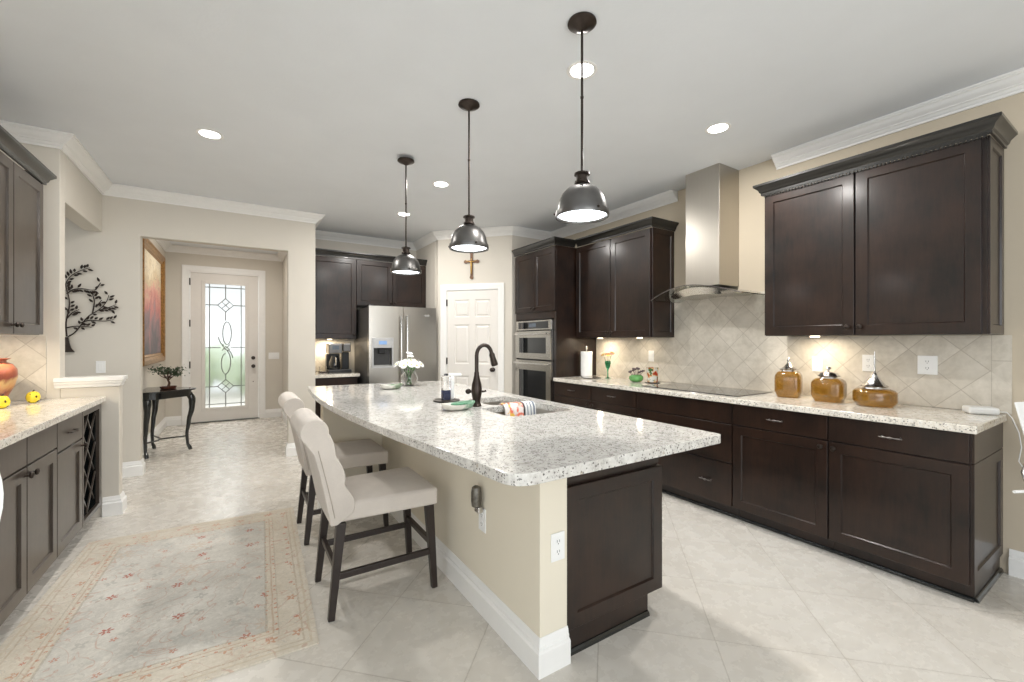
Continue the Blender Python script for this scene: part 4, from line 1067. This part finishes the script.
for tp in tips:
    for k in range(60):
        o_ = Vector((rr.gauss(0, 0.032), rr.gauss(0, 0.032), rr.gauss(0, 0.016))); c_ = Vector(tp)+o_
        u = Vector((rr.gauss(0, 1), rr.gauss(0, 1), rr.gauss(0, 1))).normalized(); v_ = u.cross(Vector((0.3, 0.2, 1))).normalized(); b_ = len(m.v); L_ = 0.016
        m.v += [c_-u*L_, c_+v_*L_*0.6, c_+u*L_, c_-v_*L_*0.6]; m.f.append((b_, b_+1, b_+2, b_+3))
m.obj('foliage', plain('bonsai_leaf', (0.07, 0.11, 0.06), 0.7, noise=0.5, scale=80).m, bs)
# painting
pt = thing('framed_painting', 'large gold-framed abstract painting in pink and grey on the foyer wall', 'painting', (-0.949, 8.12, 1.06), PI/2)
# faces +x : local -y -> +x ; local x -> +y
pw_, ph_ = 1.75, 1.53
# shift so that the right edge is at y=8.12
pt.location = (-0.949, 8.12-pw_, 1.04)
def fprof(i, y): return [(i, y, i), (pw_-i, y, i), (pw_-i, y, ph_-i), (i, y, ph_-i)]
MB().rings([fprof(0, 0), fprof(0, -0.045), fprof(0.02, -0.06), fprof(0.06, -0.055), fprof(0.09, -0.035), fprof(0.105, -0.04), fprof(0.125, -0.022), fprof(0.125, 0)], closed=True).obj('picture_frame', plain('antique_gold', srgb(160, 120, 70), 0.35, 0.7, 0.35, 30).m, pt)
def art():
    m = M('abstract_canvas'); x, y, z = m.coords(); n = m.noise(2.2, 5, 0.6, dist=1.2)
    v = (z-0.15)/1.25+(n-0.5)*1.1
    c = m.ramp(v, [(0.05, srgb(96, 92, 98)), (0.28, srgb(150, 120, 122)), (0.42, srgb(196, 120, 112)), (0.58, srgb(214, 160, 140)), (0.72, srgb(206, 186, 150)), (0.95, srgb(228, 214, 186))])
    br = m.noise(12, 4, 0.7, dist=2.0); c = m.mix(m.ramp(br, [(0.55, (0, 0, 0)), (0.62, (1, 1, 1))])*0.6, c, srgb(120, 90, 84))
    m.set(color=c, rough=0.5); return m.m
box(0.126, pw_-0.126, -0.018, -0.004, 0.126, ph_-0.126).obj('canvas', art(), pt)

# metal tree wall art on wall C
ta = thing('metal_tree_wall_art', 'black metal tree wall sculpture with leafy branches', 'wall art', (-1.36, 5.575, 1.23))
m = MB(); R = []
for z, a, b in ((0, -0.03, 0.085), (0.04, -0.02, 0.06), (0.09, -0.012, 0.048), (0.14, -0.01, 0.042)):
    R.append([(a, 0.012, z), (b, 0.012, z), (b, -0.004, z), (a, -0.004, z)])
m.rings(R); m.obj('trunk', 'bronze', ta)
def P2(px, py): # crop pixel of the photograph (633x682 crop) to local wall coordinates
    u = px/4.87; v = 220+py/4.87
    a = (u-512)/430; th = math.radians(32.6)
    rx, ry, rz = math.sin(th)+a*math.cos(th), math.cos(th)-a*math.sin(th), (341-v)/430
    t_ = 5.575/ry; return (rx*t_+1.36, 1.334+rz*t_-1.23)
brs = [[(325, 568), (318, 500), (335, 440), (340, 390), (318, 320), (322, 300), (350, 265), (400, 242), (437, 232)],
       [(325, 360), (350, 338), (395, 332), (440, 342), (465, 340)], [(465, 340), (490, 305)],
       [(330, 568), (365, 550), (395, 510), (430, 465), (480, 440), (520, 400), (530, 365)],
       [(450, 455), (462, 400), (450, 360)], [(480, 440), (520, 430), (565, 412)], [(322, 525), (370, 515), (445, 522)], [(395, 500), (440, 485), (500, 495), (555, 485)], [(325, 480), (350, 450), (385, 436)],
       [(500, 420), (545, 432)], [(465, 425), (495, 390)]]
m = MB(); lv = MB(); rr = random.Random(11)
for br in brs:
    p = [P2(*q) for q in br]
    # smooth a little
    q = [p[0]]
    for i in range(len(p)-1):
        for s_ in (0.33, 0.66, 1.0): q.append((p[i][0]+(p[i+1][0]-p[i][0])*s_, p[i][1]+(p[i+1][1]-p[i][1])*s_))
    for _ in range(2): q = [q[0]]+[((q[i-1][0]+q[i][0]*2+q[i+1][0])/4, (q[i-1][1]+q[i][1]*2+q[i+1][1])/4) for i in range(1, len(q)-1)]+[q[-1]]
    m.tube([(x, 0.004, z) for x, z in q], [0.0065*(1-0.6*i/len(q)) for i in range(len(q))], 6)
    L_ = 0
    for i in range(2 if len(br) < 6 else 6, len(q)):
        for s_ in (-1, 1):
            if rr.random() < 0.55:
                d = Vector((q[i][0]-q[i-1][0], q[i][1]-q[i-1][1])).normalized(); nn = Vector((-d.y, d.x))*s_
                dd = (d*0.8+nn*0.8).normalized(); c0 = Vector(q[i])+nn*0.008; ln_ = rr.uniform(0.034, 0.05); sd = Vector((-dd.y, dd.x))*0.010
                poly = [c0, c0+dd*ln_*0.35+sd, c0+dd*ln_*0.7+sd*0.8, c0+dd*ln_, c0+dd*ln_*0.7-sd*0.8, c0+dd*ln_*0.35-sd]
                b_ = len(lv.v); yo = rr.uniform(-0.008, 0.0)
                lv.v += [Vector((a.x, yo, a.y)) for a in poly]+[Vector((a.x, yo+0.002, a.y)) for a in poly]
                lv.f.append(tuple(b_+k for k in range(6))); lv.f.append(tuple(b_+11-k for k in range(6)))
                for k in range(6): lv.f.append((b_+k, b_+(k+1) % 6, b_+6+(k+1) % 6, b_+6+k))
m.obj('branches', 'bronze', ta, smooth=60); lv.obj('leaves', 'bronze', ta)

# crucifix
cr = thing('crucifix', 'brown wooden crucifix with a small gold figure above the pantry door', 'crucifix', (A.x+math.cos(dang)*0.503, A.y+math.sin(dang)*0.503, 2.19), dang)
wd_ = plain('walnut', (0.16, 0.075, 0.035), 0.5).m
m = MB(); m.box(-0.016, 0.016, -0.018, -0.001, 0, 0.335); m.box(-0.085, -0.016, -0.018, -0.001, 0.205, 0.237); m.box(0.016, 0.085, -0.018, -0.001, 0.205, 0.237)
for x_, z_ in ((-0.085, 0.221), (0.085, 0.221), (0, 0.335), (0, 0.006)): m.lathe([(0.024, 0), (0.024, 0.019), (0, 0.020)], 12, (x_, -0.001, z_), 'y')
m.obj('cross', wd_, cr)
m = MB(); m.tube([(0, -0.026, 0.235), (0, -0.028, 0.19), (0.003, -0.028, 0.15), (0.0, -0.032, 0.10), (0, -0.026, 0.05)], [0.006, 0.014, 0.011, 0.010, 0.006], 8); m.ball((0.004, -0.030, 0.250), 0.011, n=10, k=8)
m.tube([(0, -0.026, 0.215), (-0.04, -0.024, 0.225), (-0.078, -0.022, 0.235)], [0.007, 0.005, 0.004], 6); m.tube([(0, -0.026, 0.215), (0.04, -0.024, 0.225), (0.078, -0.022, 0.235)], [0.007, 0.005, 0.004], 6)
m.obj('figure', plain('gold_metal', srgb(196, 158, 92), 0.35, 0.8, 0.2).m, cr, smooth=60)

# ================================================================== RANGE COUNTER ITEMS
CT = 0.9147
def jar(label, x, y, r, h, sq, lidtype, group='amber glass jars with silver lids'):
    t = thing('amber_jar', label, 'jar', (x, y, CT), random.uniform(0, 1), group)
    m = MB(); n = 48; R = []
    for k in range(17):
        u = k/16; z = h*u
        rr_ = r*(0.80+0.20*math.sin(min(1, u*3.2)*PI/2)) if u < 0.35 else r*(1.0-0.0*u)
        if u > 0.72: rr_ = r*(0.52+0.48*math.sqrt(max(0, 1-((u-0.72)/0.30)**2)))
        ring = []
        for j in range(n):
            a = 2*PI*j/n; e = 4.0 if sq else 2.6
            s_ = (abs(math.cos(a))**e+abs(math.sin(a))**e)**(-1/e)
            rb = rr_*s_*(1+0.012*math.cos(24*a))
            ring.append((rb*math.cos(a), rb*math.sin(a), z))
        R.append(ring)
    m.rings(R); m.obj('glass_body', 'amber', t, smooth=60)
    MB().lathe([(r*0.60, h-0.006), (r*0.54, h+0.010), (r*0.60, h+0.012)], 32).obj('neck_ring', 'silver', t, smooth=40)
    L_ = r*0.66
    pr = {'cone': [(L_, h+0.012), (L_*1.06, h+0.017), (L_*0.80, h+0.022), (L_*0.50, h+0.036), (L_*0.28, h+0.054), (L_*0.12, h+0.066), (0.012, h+0.070), (0.004, h+0.074)],
          'dome': [(L_, h+0.012), (L_*1.06, h+0.016), (L_*0.94, h+0.022), (L_*0.78, h+0.036), (L_*0.36, h+0.045), (0.006, h+0.049), (0.004, h+0.052)],
          'spire': [(L_*0.95, h+0.012), (L_, h+0.016), (L_*0.72, h+0.030), (L_*0.46, h+0.055), (L_*0.22, h+0.082), (0.010, h+0.100), (0.004, h+0.104)]}[lidtype]
    ld = MB().lathe(pr, 36, rib=0.035, ribn=9).obj('lid', 'silver', t, smooth=40)
    zt = pr[-1][1]
    m = MB()
    if lidtype == 'cone': m.lathe([(0.004, zt-0.004), (0.010, zt+0.004), (0.011, zt+0.012), (0.006, zt+0.020), (0.003, zt+0.030), (0, zt+0.034)], 12)
    elif lidtype == 'dome': m.lathe([(0.004, zt-0.004), (0.005, zt+0.006), (0.016, zt+0.016), (0.018, zt+0.020), (0.008, zt+0.026), (0, zt+0.028)], 12)
    else: m.lathe([(0.004, zt-0.004), (0.009, zt+0.006), (0.004, zt+0.014), (0.003, zt+0.12), (0.0035, zt+0.135), (0, zt+0.137)], 12)
    m.obj('finial', 'silver', ld, smooth=50)
    return t
jar('amber glass jar with pointed silver lid, tallest body, nearest the cooktop', 3.50, 1.607, 0.086, 0.192, True, 'cone')
jar('amber glass jar with low domed silver lid, middle of the three', 3.48, 1.338, 0.094, 0.160, True, 'dome')
jar('squat amber glass jar with tall thin spired silver lid, farthest from the cooktop', 3.49, 1.085, 0.108, 0.112, False, 'spire')
# white router-like device with cable
dv_ = thing('plastic_device', 'flat white plastic device with a cable at the near end of the counter', 'device', (3.62, 0.635, CT), math.radians(30))
box(-0.05, 0.05, -0.065, 0.065, 0, 0.042).obj('device_body', 'plate', dv_, bevel=0.014, seg=4)
q = [(0.03, -0.08, 0.02)]
# cable falls over the edge of the counter
dvi = (TR(3.62, 0.635, CT) @ RZ(math.radians(30))).inverted()
cb_ = [(3.66, 0.575, 0.93), (3.69, 0.545, 0.928), (3.69, 0.525, 0.90), (3.695, 0.50, 0.82), (3.69, 0.49, 0.74), (3.69, 0.50, 0.66), (3.69, 0.47, 0.60), (3.70, 0.42, 0.55), (3.705, 0.36, 0.53)]
MB().tube([tuple(dvi @ Vector(p)) for p in cb_], 0.0028, 8).obj('cable', 'plate', dv_, smooth=60)
# paper towel holder
ph = thing('paper_towel_holder', 'white paper towel roll on a metal stand by the oven cabinet', 'paper towel holder', (3.46, 3.785, CT))
MB().lathe([(0, 0), (0.085, 0), (0.088, 0.006), (0.080, 0.012), (0, 0.014)], 28).obj('base', 'chrome', ph, smooth=40)
MB().lathe([(0.02, 0.015), (0.066, 0.015), (0.067, 0.295), (0.02, 0.295)], 28).obj('paper_roll', plain('white_paper', (0.86, 0.86, 0.85), 0.9, noise=0.02).m, ph, smooth=40)
MB().lathe([(0.005, 0.29), (0.005, 0.32), (0.012, 0.33), (0.014, 0.343), (0.008, 0.355), (0, 0.357)], 14).obj('finial', 'chrome', ph, smooth=40)
# round tray
tag(MB().lathe([(0, 0), (0.10, 0), (0.115, 0.008), (0.112, 0.011), (0.09, 0.005), (0, 0.005)], 32).obj('round_plate', 'silver', loc=(3.38, 3.62, CT), smooth=40), 'round silver plate lying in front of the paper towels', 'plate')
# flower vase
fv = thing('flower_vase', 'slim green glass vase of yellow and pink flowers beside the paper towels', 'vase', (3.52, 3.50, CT))
MB().lathe([(0.032, 0), (0.034, 0.004), (0.008, 0.012), (0.006, 0.07), (0.010, 0.10), (0.026, 0.13), (0.036, 0.17), (0.033, 0.195), (0.030, 0.195), (0.032, 0.17), (0.022, 0.135), (0, 0.11)], 20).obj('vase_body', 'green_glass', fv, smooth=50)
rr = random.Random(9); pet = [plain('yellow_petal', srgb(236, 196, 110), 0.7).m, plain('peach_petal', srgb(236, 190, 170), 0.7).m]
stm = plain('flower_stem', (0.05, 0.16, 0.04), 0.6).m
def blossom(c, r_, npet=6, up=(0, 0, 1)):
    m = MB(); c = Vector(c); u_, v_ = frame_from(up); up = Vector(up).normalized()
    for k in range(npet):
        a = 2*PI*k/npet; d = u_*math.cos(a)+v_*math.sin(a); e = u_*(-math.sin(a))+v_*math.cos(a)
        b_ = len(m.v); m.v += [c+d*r_*0.1-e*r_*0.08, c+d*r_*0.6-e*r_*0.28+up*r_*0.25, c+d*r_+up*r_*0.2, c+d*r_*0.6+e*r_*0.28+up*r_*0.25, c+d*r_*0.1+e*r_*0.08]
        m.v += [p-up*r_*0.06 for p in m.v[b_:b_+5]]
        m.f.append((b_, b_+1, b_+2, b_+3, b_+4)); m.f.append((b_+9, b_+8, b_+7, b_+6, b_+5))
        for i in range(5): m.f.append((b_+i, b_+(i+1) % 5, b_+5+(i+1) % 5, b_+5+i))
    return m
for i in range(7):
    a = i*0.9; tp = (0.055*math.cos(a)*(0.5+0.5*(i % 2)), 0.065*math.sin(a), 0.255+0.03*rr.random())
    MB().tube([(0, 0, 0.14), (tp[0]*0.5, tp[1]*0.5, 0.20), tp], 0.0018, 5).obj('stem', stm, fv)
    blossom(tp, 0.034, 7, (tp[0], tp[1], 0.10)).obj('flower', pet[i % 2], fv)
# green pot with succulent
gp = thing('succulent_pot', 'round green pot with dark succulent tips', 'potted plant', (3.45, 3.03, CT))
MB().lathe([(0.030, 0), (0.055, 0.008), (0.072, 0.030), (0.070, 0.055), (0.050, 0.072), (0.044, 0.070), (0, 0.060)], 24).obj('pot', plain('green_glaze', srgb(92, 150, 84), 0.2, noise=0.2, scale=30).m, gp, smooth=50)
m = MB()
for i in range(11):
    a = i*2.399; q_ = 0.075*math.sqrt((i+0.5)/11); p = (q_*math.cos(a), q_*math.sin(a), 0.115+0.02*math.cos(i*1.7)); m.tube([(p[0]*0.4, p[1]*0.4, 0.055), p], 0.0025, 5)
    for k in range(5):
        b = k*2*PI/5; m.ball((p[0]+0.009*math.cos(b), p[1]+0.009*math.sin(b), p[2]+0.006), 0.006, 0.006, 0.009, 6, 5)
m.obj('succulent', plain('dark_succulent', (0.09, 0.06, 0.07), 0.6, noise=0.5).m, gp, smooth=60)
# painted tumbler on coaster
gt = thing('painted_tumbler', 'glass tumbler with painted red and green fruit on a coaster', 'tumbler', (3.50, 2.865, CT+0.007))
def ptm():
    m = M('painted_glass'); m.coords(); n = m.noise(22, 2, 0.5, dist=0.8); n2 = m.noise(30, 2, 0.5)
    c = m.ramp(n, [(0.40, (0.75, 0.74, 0.68)), (0.50, srgb(228, 196, 140)), (0.56, srgb(196, 88, 52)), (0.66, srgb(170, 60, 40))], 'CONSTANT')
    c = m.mix(m.ramp(n2, [(0.58, (0, 0, 0)), (0.60, (1, 1, 1))]), c, srgb(70, 110, 60)); m.set(color=c, rough=0.15, trans=0.25); return m.m
MB().lathe([(0.045, 0), (0.050, 0.004), (0.058, 0.14), (0.060, 0.148), (0.056, 0.148), (0.048, 0.01), (0, 0.008)], 28).obj('tumbler_body', ptm(), gt, smooth=40)
tag(MB().lathe([(0, 0), (0.072, 0), (0.074, 0.003), (0.072, 0.0065), (0, 0.0065)], 28).obj('coaster', 'bronze', loc=(3.50, 2.865, CT), smooth=30), 'dark round coaster under the painted tumbler', 'coaster')

# ================================================================== ISLAND ITEMS
def leafdish(name, label, x, y, rz, L_, W_, mats, h=0.035):
    t = thing(name, label, 'dish', (x, y, CT), rz)
    m = MB(); R = []; n = 32
    for sc_, z in ((0.55, 0.0), (0.85, 0.012), (1.0, h), (0.95, h), (0.80, 0.016), (0.5, 0.006), (0.02, 0.006)):
        ring = []
        for j in range(n):
            a = 2*PI*j/n; rr_ = (1+0.10*math.cos(a*1.0))*(1+0.03*math.cos(8*a)); ring.append((L_/2*sc_*rr_*math.cos(a), W_/2*sc_*rr_*math.sin(a), z*(1+0.3*math.cos(a)**2 if z > 0.02 else 1)))
        R.append(ring)
    m.rings(R); m.obj('dish_body', mats, t, smooth=50)
    return t
def dishmat(c1, c2, name):
    m = M(name); x, y, z = m.coords(); n = m.noise(14, 3)
    m.set(color=m.ramp(x*4+n-0.2, [(0.35, c1), (0.6, c2)]), rough=0.2); return m.m
d1 = leafdish('leaf_dish', 'leaf-shaped ceramic dish in white and green beside the faucet', 1.130, 2.395, math.radians(8), 0.235, 0.15, dishmat(srgb(222, 218, 208), srgb(120, 158, 132), 'green_white_glaze'))
sp_ = thing('sponge', 'small grey-green scrubbing sponge lying in the leaf dish', 'sponge', (1.150, 2.400, CT+0.0075), math.radians(8))
box(-0.045, 0.045, -0.026, 0.026, 0, 0.022).obj('sponge_foam', plain('grey_sponge', srgb(150, 160, 150), 0.9, noise=0.3, scale=90).m, sp_, bevel=0.004)
box(-0.045, 0.045, -0.026, 0.026, 0.0222, 0.029).obj('scouring_pad', plain('green_pad', srgb(84, 134, 104), 0.95, noise=0.3, scale=120).m, sp_, bevel=0.002)
leafdish('leaf_dish', 'pale green and white ceramic dish at the far end of the island, beside the flowers', 1.13, 3.74, math.radians(-5), 0.20, 0.13, dishmat(srgb(214, 212, 204), srgb(120, 138, 112), 'pale_green_glaze'))
# vase with white flowers
vz = thing('flower_vase', 'round clear glass vase of white daisies on the island', 'vase', (1.375, 3.96, CT))
m = MB(); pr = [(0.035, 0), (0.055, 0.01), (0.078, 0.045), (0.080, 0.070), (0.068, 0.105), (0.055, 0.125), (0.060, 0.135)]
m.lathe(pr+[(r_-0.003, z) for r_, z in reversed(pr[1:])]+[(0.0, 0.008)], 28); m.obj('vase_glass', 'glass', vz, smooth=50)
lf = plain('leaf_green', (0.07, 0.20, 0.05), 0.6, noise=0.4, scale=40).m; wp = plain('white_petal', (0.86, 0.86, 0.84), 0.7, noise=0.03).m; yc = plain('pale_centre', srgb(226, 214, 140), 0.7).m
m = MB(); rr = random.Random(21)
for i in range(34):
    a = rr.uniform(0, 2*PI); q_ = rr.uniform(0.02, 0.085); c_ = Vector((q_*math.cos(a), q_*math.sin(a), rr.uniform(0.13, 0.19))); dd = Vector((math.cos(a), math.sin(a), rr.uniform(-0.4, 0.8))).normalized(); sd = dd.cross(Vector((0, 0, 1))).normalized()*0.012
    b_ = len(m.v); m.v += [c_, c_+dd*0.025+sd, c_+dd*0.055, c_+dd*0.025-sd]; m.f.append((b_, b_+1, b_+2, b_+3))
m.obj('leaves', lf, vz)
m = MB()
for i in range(12):
    a = i*2.4; m.tube([(0.025*math.cos(a+2), 0.025*math.sin(a+2), 0.015), (0.02*math.cos(a), 0.02*math.sin(a), 0.10), (0.07*math.cos(a), 0.07*math.sin(a), 0.19)], 0.0022, 5)
m.obj('stems', lf, vz)
for i in range(24):
    a = i*2.399; q_ = 0.135*math.sqrt((i+0.3)/24); z = 0.245-q_*0.45+0.01*rr.random()
    c_ = (q_*math.cos(a), q_*math.sin(a), z)
    fl = blossom(c_, 0.036, 14, (c_[0]*1.3, c_[1]*1.3, 0.10))
    up = Vector((c_[0]*1.3, c_[1]*1.3, 0.10)).normalized()
    o_ = fl.obj('flower', wp, vz); MB().ball(tuple(Vector(c_)+up*0.006), 0.008, n=8, k=6).obj('flower_centre', yc, o_, smooth=60)
for zz, yy_ in ((0.30, 0.0), (0.275, -0.03)):
    blossom((0.0, yy_, zz), 0.034, 14, (0.1, -0.4, 1)).obj('flower', wp, vz)
    MB().tube([(0, yy_, 0.2), (0, yy_, zz)], 0.002, 5).obj('stem', lf, vz)
# soap tray, bottle, dispenser
tr_ = tag(MB().lathe([(0, 0), (0.080, 0), (0.095, 0.006), (0.093, 0.009), (0.078, 0.004), (0, 0.004)], 28).obj('tray', 'bronze', loc=(1.235, 2.78, CT), smooth=40), 'small round dark tray under the soap bottle', 'tray')
sb_ = thing('soap_bottle', 'clear square soap bottle with blue liquid standing on a dark tray', 'soap bottle', (1.235, 2.79, CT+0.0045))
MB().box(-0.030, 0.030, -0.022, 0.022, 0, 0.172).obj('bottle_body', 'glass', sb_, bevel=0.006)
MB().box(-0.026, 0.026, -0.018, 0.018, 0.004, 0.070).obj('liquid', plain('blue_soap', srgb(52, 66, 110), 0.2).m, sb_)
m = MB(); m.lathe([(0.016, 0.1725), (0.016, 0.184), (0.010, 0.187), (0, 0.187)], 14); m.obj('cap', 'black', sb_, smooth=50)
sd_ = thing('soap_dispenser', 'white upright soap dispenser with a flat spout beside the clear soap bottle', 'soap dispenser', (1.30, 2.85, CT), math.radians(-20))
m = MB(); m.box(-0.018, 0.022, -0.03, 0.03, 0, 0.165); m.obj('dispenser_body', 'plate', sd_, bevel=0.010, seg=3)
box(-0.018, 0.075, -0.022, 0.022, 0.1655, 0.186).obj('dispenser_head', 'plate', sd_, bevel=0.008, seg=3)

# ================================================================== LEFT COUNTER ITEMS
jg = thing('clay_urn', 'orange and red banded clay urn on the left counter', 'urn', (-1.325, 4.125, CT))
def urnm():
    m = M('banded_clay'); x, y, z = m.coords(); n = m.noise(6, 4, 0.6, dist=1.0)
    v = z*3.2+n*0.5-0.15
    m.set(color=m.ramp(v, [(0.1, srgb(110, 60, 44)), (0.26, srgb(160, 88, 60)), (0.36, srgb(120, 58, 46)), (0.48, srgb(190, 136, 84)), (0.6, srgb(196, 160, 104)), (0.68, srgb(140, 70, 54)), (0.85, srgb(172, 98, 70))]), rough=0.35, coat=0.3); return m.m
pr = [(0.050, 0), (0.054, 0.006), (0.068, 0.06), (0.098, 0.13), (0.112, 0.19), (0.108, 0.235), (0.088, 0.268), (0.062, 0.282), (0.060, 0.292), (0.082, 0.306)]
MB().lathe(pr+[(0.074, 0.304), (0.052, 0.284), (0.076, 0.26), (0.095, 0.19), (0.045, 0.02), (0, 0.018)], 36).obj('urn_body', urnm(), jg, smooth=50)
def yel():
    m = M('yellow_painted_ceramic'); m.coords(); v = m.voro(42); vc = m.voro(42, out='Color')
    m.set(color=m.mix(v.lt(0.30)*vc.gt(0.45), srgb(240, 214, 60), srgb(70, 60, 30)), rough=0.2); return m.m
ym = yel()
def orn(label, x, y):
    t = thing('ceramic_ornament', label, 'ornament', (x, y, CT), 0, 'yellow ornaments on the left counter')
    m = MB(); n = 40; R = []
    for k in range(11):
        a0 = PI*k/10; rr_ = 0.033*max(math.sin(a0), 0.02)**0.7
        R.append([(rr_*(1+0.07*abs(math.cos(4*2*PI*j/n)))*math.cos(2*PI*j/n), rr_*(1+0.07*abs(math.cos(4*2*PI*j/n)))*math.sin(2*PI*j/n), 0.039-0.039*math.cos(a0)) for j in range(n)])
    m.rings(R); m.obj('ornament_body', ym, t, smooth=60)
    MB().tube([(0, 0, 0.076), (0.003, 0, 0.083), (0.007, 0, 0.088)], [0.006, 0.004, 0.003], 8).obj('stalk', 'bronze', t, smooth=60)
    return t
orn('small yellow ornament near the half wall, right of the clay urn', -1.164, 4.202)
orn('small yellow ornament in front of the clay urn, at the left edge', -1.232, 3.964)

# ================================================================== WHITE CHAIRS AT THE FRAME EDGES
def white_chair(label, loc, rz, sh, bh, br, bw):
    t = thing('white_chair', label, 'chair', loc, rz, None)    # faces local +y, back at -y
    m = MB(); n = 36
    R = []
    for sc_, z in ((0.90, sh-0.012), (1.0, sh-0.006), (1.0, sh+0.004), (0.92, sh+0.010)):
        R.append([(bw*0.95*sc_*math.cos(2*PI*j/n), 0.21*sc_*math.sin(2*PI*j/n), z) for j in range(n)])
    m.rings(R); m.obj('seat', 'plate', t, smooth=50)
    # oval back ring with panel
    R = []
    for j in range(n):
        a = 2*PI*j/n; c_ = Vector((bw*math.cos(a), -0.20-0.05*math.sin(a)*0.5, bh+br*math.sin(a)))
        o_ = Vector((math.cos(a), 0, math.sin(a)))
        R.append([c_+o_*0.014, c_+Vector((0, 0.012, 0)), c_-o_*0.014, c_-Vector((0, 0.012, 0))])
    m = MB().rings(R, closed=True); m.obj('back_ring', 'plate', t, smooth=60)
    m = MB(); 
    R = [[(bw*s_*math.cos(2*PI*j/n), yy_-0.025*s_*math.sin(2*PI*j/n), bh+br*s_*math.sin(2*PI*j/n)) for j in range(n)] for s_, yy_ in ((0.94, -0.196), (0.94, -0.204))]
    m.rings(R); m.obj('back_panel', 'plate', t, smooth=40)
    for sx, sy in ((-1, -1), (1, -1), (-1, 1), (1, 1)):
        MB().tube([(sx*bw*0.6, sy*0.14, sh-0.012), (sx*bw*0.85, sy*0.19, 0)], [0.012, 0.009], 10).obj('leg', 'plate', t, smooth=60)
    for sx in (-1, 1): MB().tube([(sx*bw*0.55, -0.15, sh), (sx*bw*0.5, -0.19, bh-br*0.85)], 0.010, 8).obj('back_post', 'plate', t, smooth=60)
    return t
white_chair('white oval-back chair cut off by the left edge of the picture', (-0.833, 1.721, 0), math.radians(147.4), 0.46, 0.868, 0.20, 0.193)
# bar stool past the right end of the counter; local +y is the way it faces
bt = thing('white_bar_stool', 'white bar stool cut off by the right edge, past the end of the range counter', 'bar stool', (3.117, 0.141, 0), math.radians(147.4))
R = []
for i in range(9):
    u = i/8; z = 0.72+0.33*u; hw_ = 0.155+0.065*u
    R.append([(-hw_, -0.17-0.03*u, z), (-hw_*0.5, -0.20-0.03*u, z), (hw_*0.5, -0.20-0.03*u, z), (hw_, -0.17-0.03*u, z), (hw_, -0.162-0.03*u, z), (hw_*0.5, -0.190-0.03*u, z), (-hw_*0.5, -0.190-0.03*u, z), (-hw_, -0.162-0.03*u, z)])
MB().rings(R).obj('backrest', 'plate', bt, smooth=50, bevel=0.004)
MB().tube([(-0.24, -0.18, 0.640), (0, -0.20, 0.640), (0.24, -0.18, 0.640)], 0.007, 8).obj('back_rail', 'plate', bt, smooth=60)
MB().lathe([(0, 0.63), (0.19, 0.628), (0.205, 0.638), (0.19, 0.65), (0, 0.645)], 32).obj('seat', 'plate', bt, smooth=40)
for s_ in (-1, 1): MB().tube([(s_*0.13, -0.12, 0.636), (s_*0.19, -0.17, 0.67), (s_*0.20, -0.18, 0.73), (s_*0.17, -0.18, 0.80)], 0.007, 8).obj('back_post', 'chrome', bt, smooth=60)
MB().lathe([(0, 0), (0.15, 0), (0.152, 0.006), (0.04, 0.02), (0.028, 0.04), (0.026, 0.45), (0.020, 0.46), (0.020, 0.627), (0, 0.627)], 32).obj('pedestal', 'chrome', bt, smooth=40)
